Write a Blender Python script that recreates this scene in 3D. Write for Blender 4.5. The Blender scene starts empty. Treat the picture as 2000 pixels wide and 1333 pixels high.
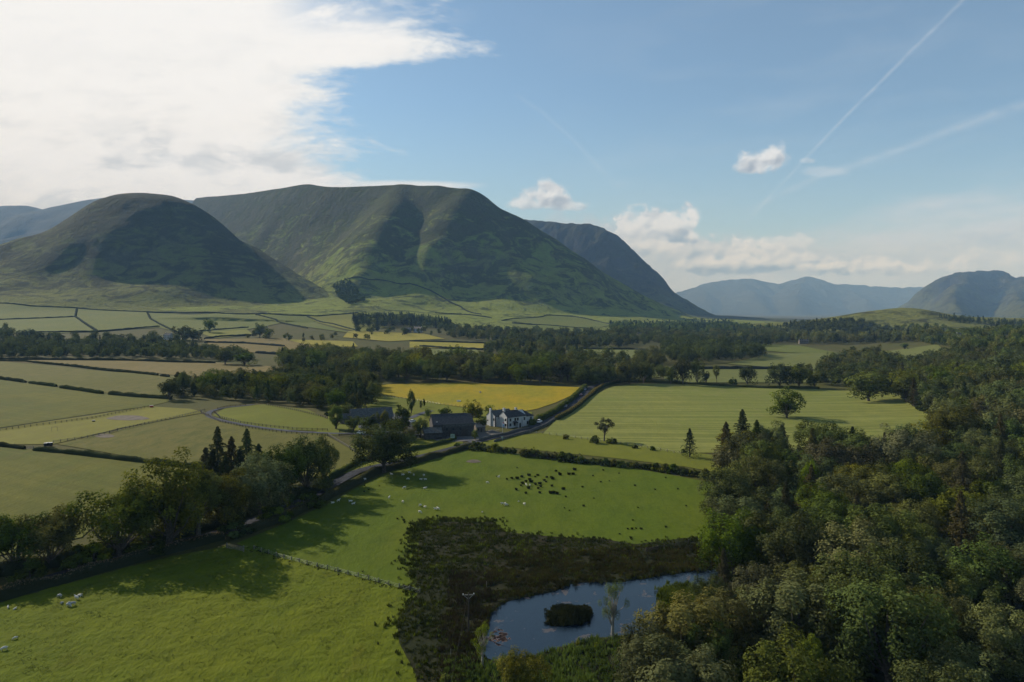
import bpy, bmesh, math, random
import numpy as np
from mathutils import Vector, Matrix
from mathutils.geometry import delaunay_2d_cdt

random.seed(7)
RNG = np.random.default_rng(11)
SC = bpy.context.scene
COL = SC.collection
F = 1333.0; HZ = 605.0; CAMH = 60.0     # focal length in photo pixels, horizon row, camera height in metres
SUN_AZ = math.radians(-54)              # from +Y towards -X
SUN_EL = math.radians(29)

# ------------------------------------------------------------------ noise
_perm = np.random.default_rng(5).permutation(4096)
def _grad(ix, iy):
    h = _perm[(ix + _perm[iy & 4095]) & 4095]
    a = h * (2*math.pi/4096.0)
    return np.cos(a), np.sin(a)
def pnoise(x, y):
    x = np.asarray(x, float); y = np.asarray(y, float)
    x0 = np.floor(x).astype(int); y0 = np.floor(y).astype(int)
    fx = x-x0; fy = y-y0
    u = fx*fx*fx*(fx*(fx*6-15)+10); v = fy*fy*fy*(fy*(fy*6-15)+10)
    def d(i, j):
        gx, gy = _grad(x0+i, y0+j)
        return gx*(fx-i)+gy*(fy-j)
    a = d(0,0)*(1-u)+d(1,0)*u; b = d(0,1)*(1-u)+d(1,1)*u
    return (a*(1-v)+b*v)*1.5
def fbm(x, y, o=4):
    s = 0; a = 1; t = 0
    for i in range(o):
        s = s + a*pnoise(x*2**i+17.3*i, y*2**i-9.1*i); t += a; a *= .5
    return s/t
def sstep(a, b, x):
    t = np.clip((np.asarray(x, float)-a)/(b-a), 0, 1); return t*t*(3-2*t)

# ------------------------------------------------------------------ terrain
FU = [-1.5,-.9,-.75,-.225,0,.15,.3,.6,2]
FD = [1700,1850,1900,2100,2400,2800,3200,3300,3300]
FZ = [66,64,64,55,32,13,0,0,0]
def ground_z(x, y):
    """height of the valley floor at world x, y (scalar or arrays)"""
    x = np.asarray(x, float); y = np.asarray(y, float)
    yy = np.maximum(y, 30.0)
    u = np.clip(x/yy, -1.5, 2)
    fd = np.interp(u, FU, FD); fz = np.interp(u, FU, FZ)
    t = np.clip((y/fd-.42)/.58, 0, 1.25)
    z = fz*t**1.6
    und = sstep(230, 420, np.hypot(x, y))
    z = z + und*1.2*fbm(x/170.0, y/170.0, 3)
    # wooded bank rising on the right
    e = x-(70+.44*y)
    s = 30*np.log1p(np.exp(np.clip(e/30, -20, 20)))
    bank = 55*(1-np.exp(-.2*s/55.0))*sstep(60, 260, y)*(1-sstep(900, 1500, y))
    z = z + bank
    return z
def gz(x, y): return float(ground_z(x, y))
def unproj(px, py):
    """photo pixel -> the point of the ground seen there"""
    k = (py-HZ)/F; u = (px-1000)/F
    ys = np.geomspace(60, 6000, 900)
    f = CAMH-k*ys-ground_z(u*ys, ys)
    idx = np.where(f <= 0)[0]
    if len(idx) == 0: y = 3000.0
    else:
        i = idx[0]
        if i == 0: y = ys[0]
        else:
            a, b = ys[i-1], ys[i]; fa, fb = f[i-1], f[i]
            y = a+(b-a)*fa/(fa-fb)
    return u*y, y, gz(u*y, y)
def P3(px, py, d):
    return ((px-1000)/F*d, d, CAMH-(py-HZ)/F*d)
def proj(x, y, z): return 1000+F*x/y, HZ+F*(CAMH-z)/y
def wpoly(pts): return [unproj(*p)[:2] for p in pts]
def in_poly(x, y, poly):
    x = np.asarray(x, float); y = np.asarray(y, float)
    r = np.zeros(x.shape, bool); n = len(poly)
    for i in range(n):
        x1, y1 = poly[i]; x2, y2 = poly[(i+1) % n]
        c = ((y1 > y) != (y2 > y)) & (x < (x2-x1)*(y-y1)/((y2-y1) or 1e-9)+x1)
        r ^= c
    return r

# ------------------------------------------------------------------ node helpers
class S:
    """a socket with arithmetic"""
    def __init__(s, nt, sk): s.nt = nt; s.s = sk
    def _m(a, op, *o, clamp=False):
        n = a.nt.nodes.new('ShaderNodeMath'); n.operation = op; n.use_clamp = clamp
        for i, v in enumerate((a,)+o):
            if isinstance(v, S): a.nt.links.new(v.s, n.inputs[i])
            else: n.inputs[i].default_value = v
        return S(a.nt, n.outputs[0])
    def __add__(a, b): return a._m('ADD', b)
    def __radd__(a, b): return a._m('ADD', b)
    def __sub__(a, b): return a._m('SUBTRACT', b)
    def __rsub__(a, b): return (a*-1)+b
    def __mul__(a, b): return a._m('MULTIPLY', b)
    def __rmul__(a, b): return a._m('MULTIPLY', b)
    def __truediv__(a, b): return a._m('DIVIDE', b)
    def abs(a): return a._m('ABSOLUTE')
    def pow(a, b): return a._m('POWER', b)
    def max(a, b): return a._m('MAXIMUM', b)
    def min(a, b): return a._m('MINIMUM', b)
    def clamp(a): return a._m('ADD', 0.0, clamp=True)
    def step(a, lo, hi):
        n = a.nt.nodes.new('ShaderNodeMapRange'); n.interpolation_type = 'SMOOTHSTEP'
        a.nt.links.new(a.s, n.inputs[0])
        for i, v in ((1, lo), (2, hi)):
            if isinstance(v, S): a.nt.links.new(v.s, n.inputs[i])
            else: n.inputs[i].default_value = v
        n.inputs[3].default_value = 0; n.inputs[4].default_value = 1
        return S(a.nt, n.outputs[0])
    def curve(a, pts):
        """piecewise-linear lookup via a colour ramp: pts = [(x, value)...]"""
        x0, x1 = pts[0][0], pts[-1][0]
        v0 = min(p[1] for p in pts); v1 = max(p[1] for p in pts)
        n = a.nt.nodes.new('ShaderNodeValToRGB'); e = n.color_ramp.elements
        t = (a-x0)/(x1-x0); a.nt.links.new(t.s, n.inputs[0])
        while len(e) > 1: e.remove(e[-1])
        for i, (x, v) in enumerate(pts):
            q = e[0] if i == 0 else e.new((x-x0)/(x1-x0))
            q.position = (x-x0)/(x1-x0); c = (v-v0)/((v1-v0) or 1); q.color = (c, c, c, 1)
        return S(a.nt, n.outputs[0])*(v1-v0)+v0
def comb(nt, x, y, z=0.0):
    n = nt.nodes.new('ShaderNodeCombineXYZ')
    for i, v in enumerate((x, y, z)):
        if isinstance(v, S): nt.links.new(v.s, n.inputs[i])
        else: n.inputs[i].default_value = v
    return S(nt, n.outputs[0])
def noise(nt, vec, scale, detail=4, rough=.55, dist=0.0):
    n = nt.nodes.new('ShaderNodeTexNoise'); n.inputs['Scale'].default_value = scale
    n.inputs['Detail'].default_value = detail; n.inputs['Roughness'].default_value = rough
    n.inputs['Distortion'].default_value = dist
    if vec is not None: nt.links.new(vec.s, n.inputs['Vector'])
    return S(nt, n.outputs[0])
def mix(nt, f, a, b, mode='MIX'):
    n = nt.nodes.new('ShaderNodeMix'); n.data_type = 'RGBA'; n.blend_type = mode
    for i, v in ((0, f), (6, a), (7, b)):
        if isinstance(v, S): nt.links.new(v.s, n.inputs[i])
        elif i == 0: n.inputs[0].default_value = v
        else: n.inputs[i].default_value = (*v, 1)
    return S(nt, n.outputs[2])
def new_mat(name):
    m = bpy.data.materials.new(name); m.use_nodes = True
    nt = m.node_tree; b = nt.nodes['Principled BSDF']
    b.inputs['Roughness'].default_value = .85; b.inputs['Specular IOR Level'].default_value = .25
    return m, nt, b
def position(nt):
    g = nt.nodes.new('ShaderNodeNewGeometry'); return S(nt, g.outputs['Position'])
def scaled(nt, v, s, rot=0.0):
    n = nt.nodes.new('ShaderNodeMapping'); n.inputs['Scale'].default_value = s
    n.inputs['Rotation'].default_value = (0, 0, rot)
    nt.links.new(v.s, n.inputs[0]); return S(nt, n.outputs[0])
def bump(nt, b, h, dist, strength=1.0):
    n = nt.nodes.new('ShaderNodeBump'); n.inputs['Distance'].default_value = dist
    n.inputs['Strength'].default_value = strength
    nt.links.new(h.s, n.inputs['Height']); nt.links.new(n.outputs[0], b.inputs['Normal'])

def simple_mat(name, col, rough=.8, var=.25, scale=2.0, metal=0.0, bumpd=0.0, spec=.25):
    m, nt, b = new_mat(name)
    tc = nt.nodes.new('ShaderNodeTexCoord'); o = S(nt, tc.outputs['Object'])
    n = noise(nt, o, scale, 5)
    c = mix(nt, n.step(.3, .7), tuple(v*(1-var) for v in col), tuple(min(1, v*(1+var)) for v in col))
    nt.links.new(c.s, b.inputs['Base Color'])
    b.inputs['Roughness'].default_value = rough; b.inputs['Metallic'].default_value = metal
    b.inputs['Specular IOR Level'].default_value = spec
    if bumpd: bump(nt, b, n, bumpd)
    return m

def field_mat(name, c1, c2, c3=None, stripe=None, fine=1.0, bd=.25, big=.012, rot=0.0, tuft=.0):
    """grass: two tones in broad patches, fine mottling, optional mown stripes (spacing m, rotation, strength)"""
    m, nt, b = new_mat(name)
    p = position(nt)
    lo = noise(nt, scaled(nt, p, (1, .6, 1), rot), big, 4, .6, .6)
    md = noise(nt, scaled(nt, p, (1, .45, 1), rot), .16, 5, .65)
    fi = noise(nt, scaled(nt, p, (1, .55, 1), rot), fine, 4, .7)
    c = mix(nt, lo.step(.35, .65), c1, c2)
    if c3: c = mix(nt, (md*.6+lo*.4).step(.5, .68)*.8, c, c3)
    c = mix(nt, md.step(.3, .7)*.45, c, mix(nt, 1.0, c, (.62, .68, .55), 'MULTIPLY'))
    c = mix(nt, fi.step(.35, .75)*.5, c, mix(nt, 1.0, c, (1.35, 1.3, 1.2), 'MULTIPLY'))
    if tuft:
        tf = noise(nt, p, 1.9, 2, .5)
        c = mix(nt, tf.step(.6, .72)*tuft, c, mix(nt, 1.0, c, (.5, .6, .5), 'MULTIPLY'))
    if stripe:
        sp, ro, st = stripe
        sx = scaled(nt, p, (1, 1, 1), ro)
        se = nt.nodes.new('ShaderNodeSeparateXYZ'); nt.links.new(sx.s, se.inputs[0])
        w = noise(nt, scaled(nt, p, (.01, 1, 1)), .3, 3)
        yv = S(nt, se.outputs[1])
        jit = noise(nt, scaled(nt, sx, (.02, .9, 1)), .35, 4, .6)
        c = mix(nt, jit.step(.42, .62)*st, c, mix(nt, 1.0, c, (1.45, 1.4, 1.55), 'MULTIPLY'))
        sw = (yv*(2*math.pi/sp)+w*3)._m('SINE')*.5+.5
        c = mix(nt, sw.step(.3, .8)*st*.25, c, mix(nt, 1.0, c, (.8, .84, .75), 'MULTIPLY'))
    nt.links.new(c.s, b.inputs['Base Color'])
    b.inputs['Roughness'].default_value = 1.0; b.inputs['Specular IOR Level'].default_value = .08
    h = fi*.6+md*1.0
    bump(nt, b, h, bd)
    return m

def leaf_mat(name, dark, light, trans=.3, gloss=.0, hv=.05):
    m = bpy.data.materials.new(name); m.use_nodes = True
    nt = m.node_tree; nt.nodes.clear()
    out = nt.nodes.new('ShaderNodeOutputMaterial')
    at = nt.nodes.new('ShaderNodeAttribute'); at.attribute_name = 'tone'
    t = S(nt, at.outputs['Fac'])
    oi = nt.nodes.new('ShaderNodeObjectInfo'); r = S(nt, oi.outputs['Random'])
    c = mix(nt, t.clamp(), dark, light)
    hs = nt.nodes.new('ShaderNodeHueSaturation')
    nt.links.new((r*hv+(.5-hv/2)).s, hs.inputs['Hue'])
    r2 = (r*7.31)._m('FRACT'); r3 = (r*3.7)._m('FRACT')
    nt.links.new((r2*.75+.72).s, hs.inputs['Value'])
    nt.links.new((r3*.35+.75).s, hs.inputs['Saturation'])
    nt.links.new(c.s, hs.inputs['Color'])
    d = nt.nodes.new('ShaderNodeBsdfDiffuse'); tr = nt.nodes.new('ShaderNodeBsdfTranslucent')
    nt.links.new(hs.outputs[0], d.inputs[0])
    c2 = mix(nt, 1.0, S(nt, hs.outputs[0]), (1.25, 1.15, .6), 'MULTIPLY')
    nt.links.new(c2.s, tr.inputs[0])
    mx = nt.nodes.new('ShaderNodeMixShader'); mx.inputs[0].default_value = trans
    nt.links.new(d.outputs[0], mx.inputs[1]); nt.links.new(tr.outputs[0], mx.inputs[2])
    last = mx
    if gloss:
        g = nt.nodes.new('ShaderNodeBsdfGlossy'); g.inputs['Roughness'].default_value = .5
        g.inputs['Color'].default_value = (.6, .65, .6, 1)
        m2 = nt.nodes.new('ShaderNodeMixShader'); m2.inputs[0].default_value = gloss
        nt.links.new(mx.outputs[0], m2.inputs[1]); nt.links.new(g.outputs[0], m2.inputs[2]); last = m2
    nt.links.new(last.outputs[0], out.inputs[0])
    return m

# ------------------------------------------------------------------ object helpers
def tag(o, label=None, cat=None, group=None, kind=None):
    if label: o['label'] = label
    if cat: o['category'] = cat
    if group: o['group'] = group
    if kind: o['kind'] = kind
    return o
def link(name, me, mats=(), parent=None, loc=None):
    o = bpy.data.objects.new(name, me); COL.objects.link(o)
    if me is not None:
        for m in mats: me.materials.append(m)
    if parent: o.parent = parent
    if loc: o.location = loc
    return o
def empty(name, loc, rz=0, label=None, cat=None, group=None, scale=1.0):
    o = bpy.data.objects.new(name, None); COL.objects.link(o); o.location = loc
    o.rotation_euler = (0, 0, rz); o.empty_display_size = .3
    if scale != 1.0: o.scale = (scale,)*3
    return tag(o, label, cat, group)
def mesh_np(name, V, Fc, tone=None, smooth=False, matidx=None):
    """V (n,3), Fc list or (m,k) array of equal-size faces"""
    V = np.asarray(V, np.float32); Fc = np.asarray(Fc, np.int32)
    m, k = Fc.shape
    me = bpy.data.meshes.new(name)
    me.vertices.add(len(V)); me.vertices.foreach_set('co', V.ravel())
    me.loops.add(m*k); me.loops.foreach_set('vertex_index', Fc.ravel())
    me.polygons.add(m); me.polygons.foreach_set('loop_start', np.arange(0, m*k, k, dtype=np.int32))
    me.polygons.foreach_set('loop_total', np.full(m, k, np.int32))
    if matidx is not None: me.polygons.foreach_set('material_index', np.asarray(matidx, np.int32))
    me.update(calc_edges=True)
    if smooth: me.polygons.foreach_set('use_smooth', np.ones(m, bool))
    if tone is not None:
        a = me.attributes.new('tone', 'FLOAT', 'FACE'); a.data.foreach_set('value', np.asarray(tone, np.float32))
    me.validate()
    return me
class MB:
    """collects boxes, prisms and tubes for ONE mesh"""
    def __init__(s): s.v = []; s.f = []
    def add(s, vs, fs):
        o = len(s.v); s.v += [tuple(v) for v in vs]; s.f += [tuple(i+o for i in f) for f in fs]
        return s
    def box(s, x0, x1, y0, y1, z0, z1, M=None):
        vs = [(x, y, z) for z in (z0, z1) for x, y in ((x0, y0), (x1, y0), (x1, y1), (x0, y1))]
        if M is not None: vs = [M @ Vector(v) for v in vs]
        return s.add(vs, [(3,2,1,0),(4,5,6,7),(0,1,5,4),(1,2,6,5),(2,3,7,6),(3,0,4,7)])
    def prism(s, poly, h0, h1, axis='y'):
        n = len(poly)
        f = {'y': lambda a, b, h: (a, h, b), 'x': lambda a, b, h: (h, a, b), 'z': lambda a, b, h: (a, b, h)}[axis]
        vs = [f(a, b, h0) for a, b in poly]+[f(a, b, h1) for a, b in poly]
        return s.add(vs, [tuple(range(n)), tuple(range(2*n-1, n-1, -1))]+[(i, n+i, n+(i+1) % n, (i+1) % n) for i in range(n)])
    def tube(s, pts, rads, n=6):
        rings = []
        for i, p in enumerate(pts):
            p = Vector(p)
            d = (Vector(pts[min(i+1, len(pts)-1)])-Vector(pts[max(i-1, 0)])).normalized()
            a = d.cross(Vector((0.3, .9, .1)) if abs(d.z) > .8 else Vector((0, 0, 1))).normalized(); b = d.cross(a)
            rings.append([p+(a*math.cos(2*math.pi*k/n)+b*math.sin(2*math.pi*k/n))*rads[i] for k in range(n)])
        vs = [v for r in rings for v in r]; fs = []
        for i in range(len(pts)-1):
            for k in range(n):
                fs.append((i*n+k, i*n+(k+1) % n, (i+1)*n+(k+1) % n, (i+1)*n+k))
        fs += [tuple(range(n-1, -1, -1)), tuple((len(pts)-1)*n+k for k in range(n))]
        return s.add(vs, fs)
    def mesh(s, name, bevel=0.0, smooth=False):
        me = bpy.data.meshes.new(name); me.from_pydata(s.v, [], s.f)
        bm = bmesh.new(); bm.from_mesh(me); bmesh.ops.recalc_face_normals(bm, faces=bm.faces)
        if bevel:
            es = [e for e in bm.edges if len(e.link_faces) == 2 and e.calc_face_angle(0) > .5]
            bmesh.ops.bevel(bm, geom=es, offset=bevel, segments=2, affect='EDGES')
        bm.to_mesh(me); bm.free()
        if smooth: me.polygons.foreach_set('use_smooth', np.ones(len(me.polygons), bool))
        return me
    def obj(s, name, mat, parent=None, loc=None, bevel=0.0, smooth=False):
        return link(name, s.mesh(name, bevel, smooth), [mat], parent, loc)
def copy_tree(o, parent=None):
    c = o.copy(); COL.objects.link(c); c.parent = parent
    for ch in [q for q in o.children]: copy_tree(ch, c)
    return c

# ------------------------------------------------------------------ materials
M = {}
M['ground'] = field_mat('rough_grass', (0.0556,0.0583,0.0138), (0.0704,0.0618,0.0187), (0.0445,0.0515,0.0125), bd=.4)
M['pasture'] = field_mat('bright_pasture', (.090,.104,.005), (.068,.092,.005), (.108,.106,.007), bd=.5, big=.02, fine=1.3, tuft=.5, stripe=(4.6, -.62, .30))
M['sheep_pasture'] = field_mat('sheep_pasture', (.062,.090,.005), (.076,.095,.006), (.048,.076,.005), bd=.35, big=.018, fine=1.0, tuft=.35)
M['olive'] = field_mat('olive_meadow', (.094,.092,.014), (.068,.078,.012), (.112,.094,.020), bd=.5, big=.02, tuft=.4, stripe=(11, .5, .30))
M['olive2'] = field_mat('dull_meadow', (.088,.088,.016), (.104,.094,.022), (.066,.078,.013), bd=.5, rot=.3)
M['brown'] = field_mat('bleached_meadow', (0.1260,0.0995,0.0312), (0.1482,0.1133,0.0406), (0.1037,0.0892,0.0250), bd=.4)
M['lawn'] = field_mat('mown_lawn', (0.1147,0.1220,0.0138), (0.0955,0.1076,0.0125), (0.1299,0.1220,0.0187), bd=.15)
M['lawn2'] = field_mat('pale_paddock', (0.1482,0.1373,0.0250), (0.1260,0.1236,0.0218), (0.1630,0.1304,0.0374), bd=.15)
M['hay'] = field_mat('hay_field', (.132,.138,.032), (.108,.124,.026), (.165,.162,.052), stripe=(6.5, .06, .85), bd=.3, big=.01)
M['yellow'] = field_mat('buttercup_field', (.250,.183,.009), (.19,.165,.011), (.16,.155,.014), bd=.3, big=.015)
M['yellow2'] = field_mat('yellow_hay_field', (0.2246,0.1895,0.0281), (0.1966,0.1755,0.0250), (0.1825,0.1755,0.0312), bd=.3)
M['pale'] = field_mat('pale_green_field', (0.1098,0.1197,0.0354), (0.0969,0.1077,0.0299), (0.1292,0.1257,0.0435), stripe=(14, .3, .3), bd=.4)
M['green'] = field_mat('green_field', (0.0913,0.1087,0.0218), (0.1053,0.1151,0.0246), (0.0842,0.0959,0.0191), bd=.4)
M['greengold'] = field_mat('green_gold_field', (0.1474,0.1459,0.0250), (0.1264,0.1326,0.0250), (0.1685,0.1459,0.0312), bd=.4)
M['marsh'] = field_mat('marsh_ground', (.015,.020,.006), (.022,.018,.008), (.018,.026,.007), bd=.6)
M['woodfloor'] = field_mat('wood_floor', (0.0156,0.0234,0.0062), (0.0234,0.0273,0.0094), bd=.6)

LEAF = {
 'dark green':   leaf_mat('leaves_dark_green', (.014,.022,.005), (.088,.110,.018), .22,.0),
 'mid green':    leaf_mat('leaves_mid_green', (.022,.032,.006), (.115,.140,.020), .28,.0),
 'olive green':  leaf_mat('leaves_olive', (.028,.032,.007), (.135,.135,.024), .28,.0),
 'grey-green':   leaf_mat('leaves_grey_green', (.026,.037,.010), (.108,.130,.036), .25, .0),
 'brownish':     leaf_mat('leaves_brownish', (.030,.034,.011), (.120,.120,.038), .2, .0),
 'yellow-green': leaf_mat('leaves_yellow_green', (.044,.055,.009), (.17,.185,.028), .35,.0),
}
CONI = {
 'dark green': leaf_mat('needles_dark_green', (.010,.018,.005), (.048,.068,.016), .1),
 'mid green':  leaf_mat('needles_mid_green', (.025,.038,.012), (.065,.080,.024), .15),
 'olive green': leaf_mat('needles_olive', (.035,.036,.014), (.085,.075,.030), .15),
}
M['hedge'] = leaf_mat('hedge_leaves', (.022,.030,.010), (.060,.065,.022), .2)
M['hedge_tan_lit'] = leaf_mat('hedge_tan_lit_leaves', (.10,.07,.03), (.19,.125,.055), .2)  # tan hedge tops, with sunlight on the top edges put into the colour
M['hedge_green'] = leaf_mat('hedge_green_leaves', (.04,.05,.012), (.10,.10,.025), .25)
M['reed'] = leaf_mat('rush_blades', (.013,.019,.005), (.046,.055,.014), .15)
M['reed_brown'] = leaf_mat('brown_sedge_blades', (.022,.019,.008), (.055,.046,.018), .15)
M['reed_green'] = leaf_mat('green_rush_blades', (.030,.050,.008), (.085,.125,.018), .3)
M['bark'] = simple_mat('bark', (.075,.06,.045), .95, .4, 3)
M['palebark'] = simple_mat('pale_bark', (.26,.23,.19), .9, .35, 3)
M['stone'] = simple_mat('dark_stone', (.10,.095,.085), 1, .45, 1.5, bumpd=.1, spec=.02)
M['stone_far'] = simple_mat('walling_stone', (.030,.034,.024), 1, .4, .8, spec=0)
M['timber'] = simple_mat('dark_timber', (.05,.042,.034), .9, .3, 2)
M['palewood'] = simple_mat('weathered_timber', (.17,.15,.12), .9, .3, 2)
# ------------------------------------------------------------------ ground sheet
def polar_ground():
    az = np.linspace(-math.radians(80), math.radians(80), 560)
    r = np.concatenate([[0.5, 15, 30], np.geomspace(45, 26000, 330)])
    A, R = np.meshgrid(az, r)
    X = R*np.sin(A); Y = R*np.cos(A)
    Z = ground_z(X, Y)-.12
    n, m = R.shape
    V = np.stack([X, Y, Z], -1).reshape(-1, 3)
    i, j = np.meshgrid(np.arange(n-1), np.arange(m-1), indexing='ij')
    a = i*m+j
    Fc = np.stack([a, a+1, a+m+1, a+m], -1).reshape(-1, 4)
    me = mesh_np('ground', V, Fc[:, ::-1], smooth=True)
    tag(link('ground', me, [M['ground']]), kind='structure')
polar_ground()
# the ground behind the camera
bk = MB(); bk.add([(-26000,-26000,-.13),(26000,-26000,-.13),(26000,4600,-.13),(148,26,-.13),(-148,26,-.13),(-26000,4600,-.13)], [(0,1,2,3),(0,3,4,5)])
tag(bk.obj('ground', M['ground']), kind='structure')

# ------------------------------------------------------------------ hills
def hill_mat(name, g1, g2, rock, lowc=(.145,.152,.038), rock_amt=.5, brown=(.10,.085,.05), sc=1.0):
    m, nt, b = new_mat(name)
    p = position(nt)
    geo = nt.nodes.new('ShaderNodeNewGeometry')
    se = nt.nodes.new('ShaderNodeSeparateXYZ'); nt.links.new(geo.outputs['Normal'], se.inputs[0])
    nz = S(nt, se.outputs[2])
    sp = nt.nodes.new('ShaderNodeSeparateXYZ'); nt.links.new(geo.outputs['Position'], sp.inputs[0])
    alt = S(nt, sp.outputs[2])
    lo = noise(nt, p, .004*sc, 5, .6, .5)
    md = noise(nt, scaled(nt, p, (1, 1, .35)), .018*sc, 6, .68, .8)
    fi = noise(nt, scaled(nt, p, (1, 1, .5)), .09*sc, 5, .7)
    pat = noise(nt, scaled(nt, p, (1, 1, 1.8)), .011*sc, 6, .7, 1.2)
    c = mix(nt, lo.step(.35, .65), g1, g2)
    c = mix(nt, md.step(.42, .66)*.75, c, brown)
    c = mix(nt, (alt+(lo-.5)*260).step(330, 40)*.8, c, lowc)  # paler grass low down, with sunlit foot slopes put into the colour
    c = mix(nt, (pat*.7+lo*.3+alt*.0003).step(.50, .62)*.85, c, (.030,.032,.018))
    c = mix(nt, (pat.step(.54, .62))*.55, c, tuple(v*.45 for v in g1))
    steep = (1-nz).step(.16, .42)
    c = mix(nt, (steep*md.step(.38, .6)*rock_amt), c, rock)
    c = mix(nt, fi.step(.35, .7)*.5, c, mix(nt, 1.0, c, (1.4, 1.38, 1.3), 'MULTIPLY'))
    f2 = noise(nt, scaled(nt, p, (1, 1, .6)), .05*sc, 7, .75, .4)
    c = mix(nt, f2.step(.50, .38)*.45, c, mix(nt, 1.0, c, (.50, .52, .55), 'MULTIPLY'))
    c = mix(nt, f2.step(.62, .70)*.30, c, rock)
    nt.links.new(c.s, b.inputs['Base Color'])
    b.inputs['Roughness'].default_value = 1; b.inputs['Specular IOR Level'].default_value = .05
    bump(nt, b, md*1.4+fi*.6+pat*.8, 14/sc, 1.0)
    return m
HG = hill_mat('fell_grass', (0.1225,0.1711,0.0353), (0.1601,0.1918,0.0461), (0.1044,0.1107,0.0881), rock_amt=.35, brown=(0.1114,0.1032,0.0407), lowc=(0.1794,0.2015,0.0426))
HC = hill_mat('heather_fell', (0.0755,0.0959,0.0269), (0.1022,0.1171,0.0353), (0.0755,0.0852,0.0670), rock_amt=.6, brown=(0.0755,0.0746,0.0377))
HR = hill_mat('craggy_fell', (0.0264,0.0299,0.0123), (0.0352,0.0352,0.0158), (0.0264,0.0264,0.0299), rock_amt=.9, lowc=(.075,.085,.028))
HD = hill_mat('distant_fell', (0.0324,0.0396,0.0216), (0.0432,0.0468,0.0252), (0.0324,0.0324,0.0360), rock_amt=.6, sc=.6, lowc=(.035,.042,.022))
HK = hill_mat('knoll_grass', (0.0900,0.0938,0.0300), (0.1125,0.1050,0.0375), (0.0450,0.0525,0.0225), rock_amt=.4, brown=(0.0675,0.0675,0.0263), sc=1.6)

def g_prof(t): return .84*np.maximum(1-(np.minimum(t, 1.5)/1.5)**1.35, 0)**1.85+.16*np.maximum(1-t/3.4, 0)**2.2
def g_dome(t): return .9*np.maximum(1-(np.minimum(t, 1.8)/1.8)**1.6, 0)**2.9+.10*np.maximum(1-t/3.0, 0)**2
def gblur(A, sx, sy):
    for ax, s in ((1, sx), (0, sy)):
        if s < .3: continue
        r = int(3*s)+1; k = np.exp(-.5*(np.arange(-r, r+1)/s)**2); k /= k.sum()
        Pd = [(0, 0), (0, 0)]; Pd[ax] = (r, r); B = np.pad(A, Pd, mode='edge'); out = np.zeros_like(A)
        for i, w in enumerate(k): out += w*(B[i:i+A.shape[0], :] if ax == 0 else B[:, i:i+A.shape[1]])
        A = out
    return A
def hill_eval(RD, xs, ys, prof, k, sig, amp, gully, wl, seed, cut):
    X, Y = np.meshgrid(xs, ys); G = ground_z(X, Y); terms = []
    wob0 = fbm(X/300+3.1*seed, Y/300, 3)
    for s, Pp in RD:
        for a, b in zip(Pp[:-1], Pp[1:]):
            dx, dy = b[0]-a[0], b[1]-a[1]; L2 = dx*dx+dy*dy+1e-9
            t = np.clip(((X-a[0])*dx+(Y-a[1])*dy)/L2, 0, 1)
            d0 = np.hypot(X-(a[0]+t*dx), Y-(a[1]+t*dy)); d = d0*(1+.25*wob0*sstep(20, 300, d0))
            Hh = np.maximum(a[2]+t*(b[2]-a[2])-G, 1); terms.append(Hh*prof(d*s/Hh))
    T = np.stack(terms); mx_ = T.max(0)
    R = mx_+k*np.log(np.exp((T-mx_)/k).sum(0))-k*np.log(np.maximum(1, (T > mx_-.5*k).sum(0)))
    R = np.where(mx_ < 4*k, mx_+(R-mx_)*sstep(0, 4*k, mx_), R)
    R = gblur(R, sig/(xs[1]-xs[0]), sig/(ys[1]-ys[0]))
    n1 = fbm(X/wl+seed, Y/wl+seed, 6); rid = 1-np.abs(fbm(X/(wl*.7)+seed*2, Y/(wl*.7), 5))*2.2
    top = np.clip(R/max(R.max(), 1), 0, 1); fade = sstep(3, 60, R)*(1-.7*sstep(.75, .97, top))
    return G+R+fade*(amp*np.maximum(R, 0)**.75*1.6*n1+gully*np.maximum(R, 0)**.8*(rid-.6))-cut, R
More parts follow.
